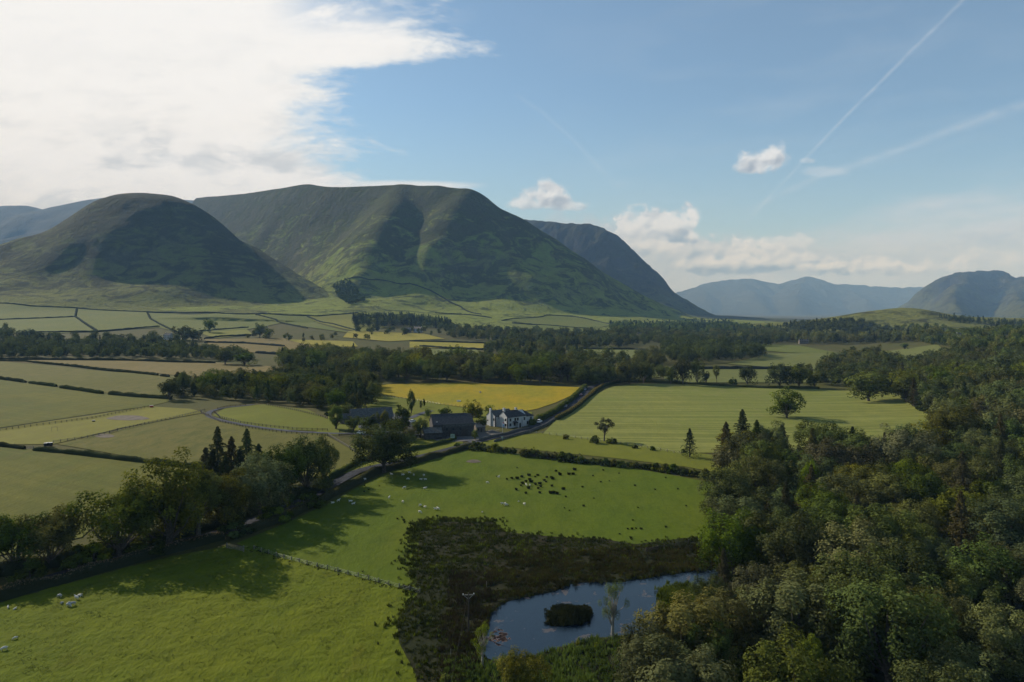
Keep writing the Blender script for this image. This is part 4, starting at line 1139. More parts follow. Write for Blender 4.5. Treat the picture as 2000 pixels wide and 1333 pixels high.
hedge([(342,736),(372,739)], 2, 3, 'short hedge piece at the left tip of the dark wood', dens=6, leaf=.8)
hedge([(-80,701),(120,704),(250,705),(420,710)], 2.4, 3, 'dark hedge along the foot of the far left belt', dens=5, leaf=.9)
WALLS = [
 ([(-80,590),(0,594),(60,599),(150,603),(290,611),(420,612),(560,617),(620,619),(700,612)], 'long head wall between the fields and the rounded fell'),
 ([(-60,628),(0,626),(146,620)], 'wall across the leftmost pair of far fields'),
 ([(150,603),(147,619),(190,648)], 'wall dropping between the first and second far fields'),
 ([(288,612),(294,624),(345,650)], 'wall dropping between the second and third far fields'),
 ([(50,651),(120,650),(190,649),(240,645),(312,639)], 'lower wall of the far left fields'),
 ([(500,616),(540,628),(600,642)], 'slanting wall in the far fields left of centre'),
 ([(600,619),(650,634),(700,648)], 'slanting wall ending at the yellow strips'),
 ([(385,649),(420,646),(485,641)], 'short wall below the lone round tree'),
 ([(400,663),(430,659),(490,656)], 'wall along the gold-green field'),
 ([(400,670),(480,672),(555,678)], 'wall between two bleached strips'),
 ([(500,690),(560,694)], 'short wall left of the belt\'s conifers'),
 ([(680,546),(720,549),(760,551),(800,556),(840,568),(870,585),(900,600),(940,615)], 'curving intake wall on the long fell'),
 ([(980,627),(1000,624),(1060,620),(1068,617),(1120,619),(1160,627),(1198,636)], 'wall round the top of the green intake field'),
 ([(1000,632),(1060,636),(1120,641),(1150,643)], 'wall along the lower side of the green intake field'),
 ([(820,678),(880,682),(950,684)], 'wall between the small yellow and green strips'),
 ([(800,668),(880,670),(950,672)], 'wall above the narrow yellow strip'),
 ([(1130,683),(1240,684),(1290,690)], 'hedge-wall above the pale mid-valley strip'),
 ([(850,612),(900,615),(960,622)], 'short head wall above the pale farm\'s wood'),
 ([(1310,722),(1420,722),(1560,722)], 'low wall behind the trees of the hay field\'s far hedge'),
]
for pts, lab in WALLS:
    d = 1500
    hedge(pts, 3.2, 4.6, lab, mat='stone_far', name='field_wall', surf=True, dens=0, cat='field wall', rough=.3)
# ------------------------------------------------------------------ materials of built things
M['render'] = simple_mat('white_render', (.40,.40,.39), .9, .08, .7)
M['slate'] = simple_mat('slate_roof', (.052,.053,.056), .95, .3, 1.5, bumpd=.03, spec=.05)
M['slate_old'] = simple_mat('weathered_slate', (.085,.086,.082), .95, .3, 1.2, bumpd=.03, spec=.05)
M['slate_brown'] = simple_mat('brown_slate', (.21,.175,.145), .85, .25, 1.2, bumpd=.03)
M['quoin'] = simple_mat('black_painted_stone', (.02,.02,.022), .7, .2, 1)
M['barnwall'] = simple_mat('dark_barn_stone', (.055,.052,.050), .95, .35, 1.2, bumpd=.05)
M['barnstone'] = simple_mat('brown_barn_stone', (.14,.12,.10), .95, .3, 1.4, bumpd=.05)
M['glass'] = simple_mat('window_glass', (.02,.025,.03), .12, .1, 1, spec=.6)
M['whitepaint'] = simple_mat('white_paint', (.75,.75,.73), .6, .05, 1)
M['blackpaint'] = simple_mat('black_paint', (.02,.02,.02), .5, .1, 1)
M['green_paint'] = simple_mat('sage_painted_board', (.26,.34,.28), .6, .06, 1)
M['clay'] = simple_mat('chimney_pot', (.30,.22,.17), .85, .2, 3)
M['tyre'] = simple_mat('tyre_rubber', (.015,.015,.015), .9, .1, 5)
M['metal'] = simple_mat('galvanised_metal', (.35,.36,.37), .45, .15, 3, metal=.6)
M['lamp'] = simple_mat('headlight_glass', (.7,.72,.75), .15, .05, 3, spec=.7)
M['redlamp'] = simple_mat('tail_light_glass', (.35,.02,.02), .2, .05, 3, spec=.7)
M['fleece'] = simple_mat('fleece', (.50,.47,.41), 1, .2, 9, bumpd=.03)
M['fleece_grey'] = simple_mat('grey_fleece', (.33,.32,.31), 1, .25, 9, bumpd=.03)
M['stone_light'] = simple_mat('pale_lichened_stone', (.16,.15,.13), .95, .4, 1.5, bumpd=.06)

def pt(px, py): x, y, z = unproj(px, py); return Vector((x, y, z))
def win(mb_frame, M_, x, z, w, h, y, par, out=-1, mat='glass', mull=True):
    """window on a wall at local y (out = direction of the outside)"""
    f = MB(); t = .12
    for (a, b, c, d) in ((x-w/2-t, x+w/2+t, z-t, z), (x-w/2-t, x+w/2+t, z+h, z+h+t), (x-w/2-t, x-w/2, z, z+h), (x+w/2, x+w/2+t, z, z+h)):
        y0, y1 = sorted((y+out*.06, y-out*.10)); f.box(a, b, y0, y1, c, d)
    if mull:
        y0, y1 = sorted((y+out*.04, y-out*.05)); f.box(x-.03, x+.03, y0, y1, z, z+h); f.box(x-w/2, x+w/2, y0, y1, z+h/2-.03, z+h/2+.03)
    fo = f.obj('window', M_, par)
    g = MB(); y0, y1 = sorted((y+out*.015, y-out*.06)); g.box(x-w/2, x+w/2, y0, y1, z, z+h); g.obj('pane', M['glass'], fo)
    return fo
def winx(M_, y, z, w, h, x, par, out=-1):
    f = MB(); t = .12
    for (a, b, c, d) in ((y-w/2-t, y+w/2+t, z-t, z), (y-w/2-t, y+w/2+t, z+h, z+h+t), (y-w/2-t, y-w/2, z, z+h), (y+w/2, y+w/2+t, z, z+h)):
        x0, x1 = sorted((x+out*.06, x-out*.10)); f.box(x0, x1, a, b, c, d)
    fo = f.obj('window', M_, par)
    g = MB(); x0, x1 = sorted((x+out*.015, x-out*.06)); g.box(x0, x1, y-w/2, y+w/2, z, z+h); g.obj('pane', M['glass'], fo)
    return fo
def gable_walls(L, W, e, r, x0=0, y0=0, base=-.5):
    mb = MB(); mb.prism([(y0, base), (y0+W, base), (y0+W, e), (y0+W/2, r), (y0, e)], x0, x0+L, 'x'); return mb
def gable_roof(L, W, e, r, x0=0, y0=0, ov=.35, th=.18, hip=0.0):
    """pitched roof with thickness; hip = length of the hip at the far x end"""
    mb = MB(); m = (r-e)/(W/2); xa, xb = x0-ov*.5, x0+L+ov
    def slope(ya, za, yb, zb):
        pass
    yl, yr, yc = y0-ov, y0+W+ov, y0+W/2; ze = e-m*ov+.06; zr = r+.06
    for y1 in (yl, yr):
        vs = []
        for dz in (0, th):
            vs += [(xa, y1, ze+dz), (xb, y1, ze+dz), (xb-hip, yc, zr+dz), (xa, yc, zr+dz)]
        mb.add(vs, [(0,1,2,3),(7,6,5,4),(0,4,5,1),(1,5,6,2),(2,6,7,3),(3,7,4,0)])
    if hip:
        vs = []
        for dz in (0, th): vs += [(xb, yl, ze+dz), (xb, yr, ze+dz), (xb-hip, yc, zr+dz)]
        mb.add(vs, [(0,1,2),(5,4,3),(0,3,4,1),(1,4,5,2),(2,5,3,0)])
    mb.box(xa, xb-hip, yc-.12, yc+.12, zr+th-.06, zr+th+.07)
    return mb
def chimney(x, y, z0, h, par, wx=.8, wy=1.1, pots=2, mat='render'):
    mb = MB(); mb.box(x-wx/2, x+wx/2, y-wy/2, y+wy/2, z0, z0+h); mb.box(x-wx/2-.1, x+wx/2+.1, y-wy/2-.1, y+wy/2+.1, z0+h-.25, z0+h-.1)
    c = mb.obj('chimney', M[mat], par)
    for i in range(pots):
        p = MB(); yy = y+(i-(pots-1)/2)*.42; p.tube([(x, yy, z0+h-.02), (x, yy, z0+h+.45)], [.15, .12], 8); p.obj('chimney_pot', M['clay'], c)

# ---- the inn
o = pt(991, 837); a = math.radians(37)
inn = empty('inn', o, a, 'white two-storey inn with slate roofs, black quoins and chimneys beside the road', 'inn')
L, W, e, r = 12.2, 7.4, 5.4, 8.0
gable_walls(L, W, e, r).obj('wall', M['render'], inn)
rf = gable_roof(L, W, e, r, ov=.3, hip=3.6).obj('roof', M['slate'], inn)
chimney(.55, W/2, r-.9, 2.6, rf, .9, 1.3, 2); chimney(8.4, W/2+.4, r-.6, 1.9, rf, .8, 1.3, 2)
def quoins(x, y, h, par, sx=1, sy=1):
    mb = MB(); z = -.1; k = 0
    while z < h-.4:
        w = .55 if k % 2 else .35; mb.box(min(x, x+sx*w)-.03*(sx>0), max(x, x+sx*w)+.03*(sx<0), min(y, y+sy*(.9-w))-.03*(sy>0), max(y, y+sy*(.9-w))+.03*(sy<0), z, z+.42); z += .46; k += 1
    mb.obj('quoins', M['quoin'], par)
quoins(0, 0, e, inn); quoins(0, W, e, inn, 1, -1)
for x, z in ((1.9, .9), (1.9, 3.4), (5.0, 3.4), (6.6, 3.4), (4.6, .9), (10.8, 3.3)): win(None, M['blackpaint'], x, z, .9, 1.25, 0, inn)
for y, z in ((1.5, .7), (1.5, 3.3)): winx(M['whitepaint'], y, z, 1.5, 1.5, 0, inn)
# porch with arched doorway
pm = MB(); pm.box(5.9, 8.0, -1.5, .0, -.3, 2.35)
pm.prism([(5.9, 2.35), (8.0, 2.35), (7.75, 2.85), (6.95, 3.1), (6.15, 2.85)], -1.5, 0, 'y'); po = pm.obj('porch', M['render'], inn)
dm = MB(); dm.prism([(6.4, -.3), (7.5, -.3), (7.5, 1.9), (7.3, 2.25), (6.95, 2.4), (6.6, 2.25), (6.4, 1.9)], -1.54, -1.44, 'y'); dm.obj('door', M['blackpaint'], po)
lm = MB(); lm.add([(3.3,-1.5,2.4),(5.8,-1.5,2.4),(5.8,0,3.1),(3.3,0,3.1),(3.3,-1.5,2.52),(5.8,-1.5,2.52),(5.8,0,3.22),(3.3,0,3.22)], [(0,1,2,3),(7,6,5,4),(0,4,5,1),(1,5,6,2),(2,6,7,3),(3,7,4,0)])
lm.obj('canopy', M['slate'], inn)
bay = MB(); bay.box(9.2, 10.0, -.5, 0, -.3, 4.6); bay.obj('buttress', M['render'], inn)
# right-hand hipped wing
wg = gable_walls(5.0, 8.4, 4.8, 4.81, x0=12.25, y0=.5).obj('wing', M['render'], inn)
wr = MB(); wr.add([(11.2,.1,4.75),(17.7,.1,4.75),(17.7,9.3,4.75),(11.2,9.3,4.75),(11.9,4.7,7.9),(12.9,4.7,7.9)], [(0,1,5,4),(1,2,5),(2,3,4,5),(3,0,4),(3,2,1,0)])
wr.obj('wing_roof', M['slate'], inn)
for x, z in ((13.3, .9), (15.6, 3.0), (15.6, .9)): win(None, M['blackpaint'], x, z, .8, 1.3, .5, inn)
# rear block with the tall external chimney breast
gable_walls(11.5, 7.8, 5.0, 7.5, x0=-2.0, y0=W+.3).obj('wall', M['render'], inn)
gable_roof(11.5, 7.8, 5.0, 7.5, x0=-2.0, y0=W+.3, ov=.3).obj('roof', M['slate_old'], inn)
cb = MB(); cb.box(-2.55, -1.95, W+3.7, W+4.9, -.4, 8.9); cb.box(-2.65, -1.85, W+3.6, W+5.0, 8.6, 8.75); cb.obj('chimney', M['render'], inn)
quoins(-2.0, W+.3, 5.0, inn)
ln = MB(); ln.box(-.6, 0, W-.6, W+.2, -.3, 3.8); ln.obj('link_wall', M['render'], inn)
for y, z in ((W+1.6, 3.0),): winx(M['blackpaint'], y, z, .7, 1.0, -2.0, inn)

# ---- small stone outbuilding
o = pt(948, 844); ob = empty('outbuilding', o, math.radians(200), 'small stone outbuilding with pale brown slate roof, left of the white inn', 'outbuilding')
gable_walls(4.6, 4.2, 2.7, 4.2, x0=0, y0=-4.2).obj('wall', M['barnstone'], ob)
gable_roof(4.6, 4.2, 2.7, 4.2, x0=0, y0=-4.2, ov=.3).obj('roof', M['slate_brown'], ob)
dd = MB(); dd.box(1.6, 2.5, -.02, .05, -.2, 2.0); dd.obj('door', M['timber'], ob)
win(None, M['blackpaint'], 3.6, 1.0, .7, .8, 0, ob, out=1)

# ---- big dark barn
o = pt(846, 856); a = math.radians(15)
barn = empty('barn', o, a, 'big black barn with a long slate roof and lean-to, in the middle of the farm', 'barn')
gable_walls(19.5, 12, 6.2, 10.0).obj('wall', M['barnwall'], barn)
gable_roof(19.5, 12, 6.2, 10.0, ov=.5, hip=3.0).obj('roof', M['slate'], barn)
eb = MB(); eb.box(4.5, 19.7, -.35, .0, 5.0, 6.3); eb.obj('eaves_board', M['slate_old'], barn)
for x, w, h in ((8, 1.2, 2.4), (11.2, 1.2, 2.4), (15, 3.2, 3.6)):
    d_ = MB(); d_.box(x-w/2, x+w/2, -.08, .02, -.2, h); d_.obj('door', M['timber'], barn)
for x in (6.5, 9.6, 13): win(None, M['blackpaint'], x, 3.3, .8, 1.0, 0, barn)
ax = MB(); ax.prism([(-3.6, -.5), (0, -.5), (0, 4.9), (-3.6, 3.0)], -4.5, 3.6, 'x'); annex = ax.obj('lean_to', M['barnwall'], barn)
ar = MB(); ar.add([(-4.8,-4.0,2.95),(3.9,-4.0,2.95),(3.9,.1,5.1),(-4.8,.1,5.1),(-4.8,-4.0,3.1),(3.9,-4.0,3.1),(3.9,.1,5.25),(-4.8,.1,5.25)], [(0,1,2,3),(7,6,5,4),(0,4,5,1),(1,5,6,2),(2,6,7,3),(3,7,4,0)])
ar.obj('lean_to_roof', M['slate_old'], annex)
sk = MB(); sk.box(1.6, 2.3, .9, 1.5, 7.1, 7.4); sk.obj('skylight', M['metal'], barn)

# ---- long low barn to the left
o = pt(702, 828); a = math.radians(21)
lb = empty('converted_barn', o, a, 'long low stone building with grey slate roof and flue, left of the black barn', 'barn')
gable_walls(21.5, 10.5, 3.2, 7.0, x0=-4).obj('wall', M['barnstone'], lb)
r_ = gable_roof(21.5, 10.5, 3.2, 7.0, x0=-4, ov=.6).obj('roof', M['slate_old'], lb)
p_ = MB(); p_.tube([(4.5, 5.6, 6.6), (4.5, 5.6, 8.3)], [.22, .2], 8); p_.tube([(4.5, 5.6, 8.3), (4.5, 5.6, 8.5)], [.3, .3], 8); p_.obj('flue', M['timber'], r_)
xx = MB(); xx.prism([(-6.2, -.5), (0, -.5), (0, 3.3), (-3.1, 5.0), (-6.2, 3.0)], -7.5, -1.5, 'x')
wing_ = gable_walls(7, 6, 2.6, 4.8, x0=-9.5, y0=1.5).obj('side_wing', M['barnstone'], lb)
gable_roof(7, 6, 2.6, 4.8, x0=-9.5, y0=1.5, ov=.4).obj('side_wing_roof', M['slate_old'], wing_)
for x in (1, 4, 7.5, 11, 14): win(None, M['blackpaint'], x, .8, 1.2, 1.5, 0, lb, mull=False)
d_ = MB(); d_.box(17.5, 17.58, 3.6, 6.4, -.2, 2.4); d_.obj('door', M['whitepaint'], lb)

# ---- far farms
def far_house(px, py, L, W, e, r, az, label, wall='render', roof='slate_old', wins=4, surf=True, extra=None):
    x, y, z = unproj_s(px, py)
    h = empty('farmhouse', (x, y, z), math.radians(az), label, 'farmhouse')
    gable_walls(L, W, e, r, x0=-L/2, base=-3).obj('wall', M[wall], h); rr = gable_roof(L, W, e, r, x0=-L/2, ov=.4).obj('roof', M[roof], h)
    chimney(-L/2+.8, W/2, r-.8, 2.0, rr, .9, 1.0, 0, wall); chimney(L/2-.8, W/2, r-.8, 2.0, rr, .9, 1.0, 0, wall)
    for i in range(wins):
        x_ = -L/2+(i+.5)*L/wins
        for zz in (1.0, 3.6): win(None, M['blackpaint'], x_, zz, 1.0, 1.3, 0, h, mull=False)
    return h
def lift(h, dz): h.location.z += dz
h = far_house(325, 664, 16, 8, 6, 9, -25, 'white farmhouse among the dark trees of the far left fields'); lift(h, 2)
h = far_house(303, 666, 13, 7, 3, 5.5, 10, 'low white outbuilding left of the far white farmhouse', wins=2); lift(h, 1.5)
h = far_house(815, 650, 17, 9, 5.5, 9, -15, 'pale rendered farmhouse below the wood, left of centre', 'render', 'slate_brown'); lift(h, 3)
h = far_house(797, 650, 13, 8, 4, 7, 20, 'small pale farm building left of the rendered farmhouse', 'barnstone', 'slate_brown', 2); lift(h, 3)
h = far_house(1255, 664, 18, 9, 5, 8, 10, 'grey-roofed farmhouse among the trees below the scarp', 'barnstone', 'slate_old'); lift(h, 6)
h = far_house(1446, 646, 22, 9, 5, 8, 5, 'tiny white farmhouse at the far end of the valley', 'render', 'slate_old'); lift(h, 4)
h = far_house(1570, 676, 14, 6, 2.5, 4.5, -8, 'low grey stone farmhouse in the trees at the foot of the knoll', 'barnstone', 'slate_old'); lift(h, 6)
h = far_house(1874, 664, 6, 4, 2.2, 3.4, 12, 'tiny white hut in the woods at the right', 'render', 'slate_old', 1); lift(h, 5)

# ------------------------------------------------------------------ fences and gates
POSTM = MB().box(-.07, .07, -.07, .07, -.3, 1.25).mesh('post'); POSTM.materials.append(M['timber'])
POSTL = MB().box(-.07, .07, -.07, .07, -.3, 1.3).mesh('post'); POSTL.materials.append(M['palewood'])
def fence(pts, label, gap=2.6, rails=(.45, .8, 1.12), light=False, wire=False, h=1.0):
    W = [unproj(*p)[:2] for p in pts]; Q = resample(W, gap)
    x0, y0 = Q[0]; f = empty('fence', (x0, y0, gz(x0, y0)), 0, label, 'fence'); z0 = gz(x0, y0)
    me = POSTL if light else POSTM; mb = MB()
    for i, q in enumerate(Q[:100]):
        o = bpy.data.objects.new('post', me); COL.objects.link(o); o.parent = f
        o.location = (q[0]-x0, q[1]-y0, gz(*q)-z0); o.rotation_euler = (0, 0, RNG.uniform(-.2, .2)); o.scale = (1.3, 1.3, h*RNG.uniform(.93, 1.05))
        if i and i < len(Q):
            p = Q[i-1]
            for rz in rails:
                a = (p[0]-x0, p[1]-y0, gz(*p)-z0+rz*h); b = (q[0]-x0, q[1]-y0, gz(*q)-z0+rz*h)
                mb.tube([a, b], [.012, .012] if wire else [.055, .055], 4)
    mb.obj('wire' if wire else 'rails', M['metal'] if wire else M['palewood'] if light else M['timber'], f)
    return f
fence([(104,866),(160,858),(214,847)], 'post and rail fence of the paddock, left of its gate', light=True)
fence([(230,842),(290,828),(340,818),(388,806),(400,803)], 'post and rail fence of the paddock, right of its gate', light=True)
fence([(0,842),(60,834),(120,826),(180,818),(240,806),(296,795)], 'dark fence along the back of the paddock', rails=(.4, .75, 1.1))
fence([(392,806),(402,812),(430,825),(480,836),(540,845),(600,850),(640,852)], 'dark rail fence on the outer side of the drive bend')
fence([(418,805),(430,817),(470,827),(520,834),(580,840),(640,842)], 'dark rail fence on the inner side of the drive bend')
fence([(425,800),(450,795),(480,793)], 'short dark fence at the top of the drive bend')
fence([(520,792),(560,799),(600,808),(640,818)], 'dark fence below the wood, above the curved lawn')
fence([(640,850),(655,860),(675,872),(700,888)], 'pale fence running down from the drive to the nearly black tree', light=True, gap=1.8)
fence([(655,928),(680,915),(700,906),(720,902)], 'fence on the roadside bank under the nearly black tree')
fence([(663,846),(700,846),(760,850),(820,855),(870,860)], 'dark fence in front of the farm yard')
fence([(735,775),(800,781),(860,791),(930,798),(1030,804)], 'thin wire fence between the lawn and the yellow field', wire=True, gap=3, rails=(.5, 1.0), light=True)
fence([(1035,846),(1060,848),(1100,853),(1160,862),(1240,872),(1330,888)], 'thin wire fence below the hay field', wire=True, gap=3, rails=(.5, 1.0), light=True)
fence([(496,1074),(540,1088),(600,1104),(660,1118),(720,1134),(780,1150),(820,1160)], 'post and wire fence between the two green pastures', wire=True, gap=2.6, rails=(.35, .7, 1.05), light=True, h=.9)
fence([(1275,1078),(1320,1070),(1345,1064)], 'short fence by the marsh at the right-hand wood')
def gate(px0, py0, px1, py1, label, mat='timber', h=1.25):
    a = pt(px0, py0); b = pt(px1, py1); L = (b-a).length
    g = empty('field_gate', a, math.atan2(b.y-a.y, b.x-a.x), label, 'gate')
    for x in (0, L):
        MB().box(x-.1, x+.1, -.1, .1, -.3, h+.2).obj('post', M[mat], g)
    f = MB()
    for k in range(5): f.box(.12, L-.12, -.03, .03, .2+k*.24, .29+k*.24)
    f.box(.12, .22, -.04, .04, .15, h); f.box(L-.22, L-.12, -.04, .04, .15, h)
    f.tube([(.2, .05, .22), (L-.2, .05, h-.08)], [.03, .03], 4)
    f.obj('gate_frame', M[mat], g)
gate(443, 1072, 476, 1078, 'weathered field gate under the roadside hedge, between the two pastures', 'palewood', 1.3)
gate(214, 847, 230, 842, 'dark wooden gate in the paddock fence', 'timber')
gate(50, 877, 66, 878, 'pale gate in the hedge at the left, by the paddock corner', 'palewood')
gate(662, 853, 690, 851, 'dark gate across the farm drive', 'timber')
gate(1262, 1081, 1285, 1077, 'small wooden gate at the marsh edge', 'timber')
gate(393, 808, 408, 813, 'dark gate at the tip of the drive bend', 'timber', 1.4)
# grass bank under the fence between the pastures
# roadside walls by the inn
def wall_line(pts, h, w, label):
    return hedge(pts, h, w, label, mat='stone_near', name='stone_wall', dens=0, cat='stone wall', rough=.08)
M['stone_near'] = simple_mat('garden_wall_stone', (.085,.08,.07), .95, .35, 1.5, bumpd=.05)
wall_line([(936,862),(965,854),(990,849),(1012,842),(1034,838)], 1.2, .5, 'stone garden wall in front of the white inn')
wall_line([(965,864),(1000,854),(1040,842),(1065,832),(1082,821)], 1.1, .5, 'stone wall on the field side of the road, opposite the inn')

# ------------------------------------------------------------------ sign, flag, posts, pole
s = empty('pub_sign', pt(884, 864), math.radians(-8), 'pale green signboard on two dark posts at the farm entrance', 'sign')
for x in (-.85, .85): MB().box(x-.08, x+.08, -.08, .08, -.2, 3.6).obj('post', M['timber'], s)
bd_ = MB().box(-.95, .95, -.16, -.09, 1.9, 3.7).obj('board', M['green_paint'], s)
lt = MB()
for k, (z, ws) in enumerate(((3.25, (.34, .5, .3)), (2.85, (.5, .42)), (2.45, (.3, .36, .3)))):
    x = -sum(ws)/2-.06*(len(ws)-1)
    for w_ in ws: lt.box(x, x+w_, -.172, -.162, z-.07, z+.07); x += w_+.12
lt.obj('lettering', M['timber'], bd_)
s = empty('flagpole', pt(981.5, 845), 0, 'white flagpole with a limp blue, white and red flag before the inn', 'flagpole')
MB().tube([(0,0,-.2),(0,0,5.6)], [.06,.04], 8).obj('pole', M['whitepaint'], s)
for nm, z0, z1, c in (('blue', 3.3, 4.1, (.15,.35,.6)), ('white', 4.1, 4.6, (.7,.75,.78)), ('red', 4.6, 5.2, (.5,.08,.12))):
    fl = MB(); n = 6
    vs = [(.05+.13*i, .08*math.sin(i*1.9+z*2), z-.1*i) for z in (z0, z1) for i in range(n)]
    fl.add(vs, [(i, i+1, n+i+1, n+i) for i in range(n-1)]); fo = fl.obj('flag', simple_mat('flag_cloth_'+nm, c, .8, .05), s)
s = empty('road_sign', pt(981, 862), math.radians(20), 'grey roadside sign on a short post opposite the inn', 'road sign')
MB().tube([(0,0,-.2),(0,0,1.9)], [.05,.05], 8).obj('post', M['metal'], s); MB().box(-.4, .4, -.04, .0, 1.2, 2.1).obj('panel', M['green_paint'], s)
s = empty('marker_post', pt(1056.5, 830), 0, 'short brown wooden post at the roadside below the white car', 'post')
MB().box(-.14, .14, -.14, .14, -.2, 1.5).obj('shaft', M['palewood'], s, bevel=.02); MB().box(-.18, .18, -.18, .18, 1.5, 1.6).obj('cap', M['timber'], s)
# electricity pole and its line across the marsh
base = pt(915, 1238); up = empty('utility_pole', base, math.radians(8), 'wooden electricity pole with a pale crossarm standing in the marsh', 'utility pole')
MB().tube([(0,0,-.4),(0,0,7.6)], [.16,.12], 9).obj('pole', M['timber'], up)
ca = MB().box(-1.1, 1.1, -.07, .07, 7.1, 7.28).obj('crossarm', M['stone_light'], up)
for x in (-1.0, 0, 1.0): MB().tube([(x,0,7.28),(x,0,7.36),(x,0,7.5)], [.04,.09,.05], 8).obj('insulator', M['whitepaint'], ca)
br = MB(); br.tube([(-.8,0,7.1),(0,0,6.4)], [.03,.03], 4); br.tube([(.8,0,7.1),(0,0,6.4)], [.03,.03], 4); br.obj('brace', M['metal'], up)
R8 = Matrix.Rotation(math.radians(8), 3, 'Z')
for k, x in enumerate((0,)):
    a = Vector(base)+R8 @ Vector((x, 0, 7.5)); w = MB()
    for e_ in (Vector((-9.5+x, 62, 9.0)), Vector((14+x, 232, 8.0))):
        pts = [a.lerp(e_, t)+Vector((0, 0, -1.1*4*t*(1-t))) for t in np.linspace(0, 1, 14)]; w.tube([tuple(p) for p in pts], [.012]*14, 4)
    tag(w.obj('overhead_wire', M['timber']), 'thin dark wire hung from the electricity pole over the marsh', 'wire')
for i, (px, py, h) in enumerate(((950,1150,1.6),(880,1290,2.0))):
    s = empty('stake', pt(px, py), 0, ['thin pale stake standing in the marsh right of the electricity pole', 'dark stake in the marsh near the bottom edge'][i], 'stake')
    MB().tube([(0,0,-.2),(.05,0,h)], [.06,.05], 6).obj('shaft', M['palewood'], s)
s = empty('boat_plank', pt(1291, 1199), math.radians(-40), 'pale plank lying at the pond edge, right side', 'plank')
MB().box(-.8, .8, -.1, .1, .05, .13).obj('board', M['whitepaint'], s, bevel=.01)

# ------------------------------------------------------------------ cars
def make_car(label, paint, suv=False):
    c = empty('car', (0,0,0), 0, label, 'car'); hgt = 1.72 if suv else 1.48; L = 4.4; Wd = 1.8
    pf = [(-2.15,.35),(-2.2,.75),(-2.1,.98),(-1.1,1.06 if not suv else 1.12),(1.0,1.08 if not suv else 1.12),(1.95,.95),(2.2,.80),(2.2,.38),(1.75,.28),(-1.75,.28)] if True else 0
    b = MB().prism([(x, z) for x, z in pf], -Wd/2, Wd/2, 'y').obj('body', paint, c, bevel=.10, smooth=False)
    cab = [(-1.9,1.0),(-1.55,hgt-.06),(-1.3,hgt),(.15,hgt),(.95,1.05)] if suv else [(-1.85,1.0),(-1.3,hgt-.04),(-1.0,hgt),(.1,hgt),(1.0,1.05)]
    vs = [(x, s*(.80 if z < 1.1 else .62), z) for s in (-1, 1) for x, z in cab]; n = len(cab)
    k = MB(); k.add(vs, [tuple(range(n)), tuple(range(2*n-1, n-1, -1))]+[(i, n+i, n+i+1, i+1) for i in range(n-1)]+[(n-1, 2*n-1, n, 0)])
    k.obj('cabin', M['glass'], c, bevel=.05)
    rp = MB().box(-1.45, .2, -.60, .60, hgt-.03, hgt+.03).obj('roof_panel', paint, c, bevel=.03)
    pl = MB()
    for s in (-1, 1):
        for (x0, z0, x1, z1) in ((-1.8,1.0,-1.35,hgt-.02), (-.3,1.05,-.35,hgt-.02), (.98,1.05,.15,hgt-.02)):
            pl.tube([(x0, s*.81, z0), (x1, s*.64, z1)], [.05, .045], 5)
    pl.obj('pillars', paint, c)
    for x in (-1.35, 1.35):
        for s in (-1, 1):
            w = MB(); w.tube([(x, s*.72, .33), (x, s*.92, .33)], [.33, .33], 18); wo = w.obj('wheel', M['tyre'], c)
            MB().tube([(x, s*.90, .33), (x, s*.935, .33)], [.2, .18], 12).obj('rim', M['metal'], wo)
    for s in (-1, 1):
        MB().box(2.12, 2.22, s*.62-.16, s*.62+.16, .66, .80).obj('headlight', M['lamp'], c, bevel=.02)
        MB().box(-2.22, -2.14, s*.66-.12, s*.66+.12, .72, .92).obj('tail_light', M['redlamp'], c, bevel=.02)
        MB().box(.68, .84, s*.95-.09, s*.95+.09, .98, 1.12).obj('mirror', paint, c, bevel=.02)
    return c
def paint(nm, col): 
    m = simple_mat(nm, col, .35, .03, 1, spec=.5); return m
CP = [('white car parked on the verge beside the end of the inn', paint('white_car_paint', (.72,.74,.76)), True, (1059,826), 1, 1),
      ('black car with bright roof on the road, nearest of the three between hedges', paint('black_car_paint', (.05,.055,.06)), False, (1107,797), 1, -1),
      ('dark red car on the road, middle one of the three between hedges', paint('dark_red_car_paint', (.10,.03,.03)), False, (1134,774), 1, -1),
      ('grey car on the road, farthest of the three between hedges', paint('grey_car_paint', (.22,.23,.25)), False, (1146,763), 1, -1),
      ('silver car parked in the farm yard beside the egg-shaped tree', paint('silver_car_paint', (.5,.52,.54)), False, (806,826), 0, 1),
      ('small white car parked in front of the long low barn', paint('cream_car_paint', (.66,.68,.70)), False, (712,829), 0, 1),
      ('white car behind the drive gate, partly hidden by the nearly black tree', paint('plain_white_paint', (.68,.69,.70)), False, (706,849), 0, 1)]
def road_dir(p):
    i = min(range(len(ROAD)-1), key=lambda k: (ROAD[k]-Vector(p[:2])).length); d = ROAD[i+1]-ROAD[i]; return math.atan2(d.y, d.x), ROAD[i]
for lab, pm_, suv, (px, py), on, sg in CP:
    c = make_car(lab, pm_, suv); p = pt(px, py)
    if on:
        ang, q = road_dir(p); nrm = Vector((-math.sin(ang), math.cos(ang)))
        if lab.startswith('white'): pp = q+nrm*1.9
        else: pp = q+nrm*1.2
        c.location = (pp.x, pp.y, gz(pp.x, pp.y)+.2); c.rotation_euler = (0, 0, ang+(math.pi if sg < 0 else 0))
    else: c.location = p+Vector((0, 0, .22)); c.rotation_euler = (0, 0, {806: 1.2, 712: .3, 706: -.2}[px])

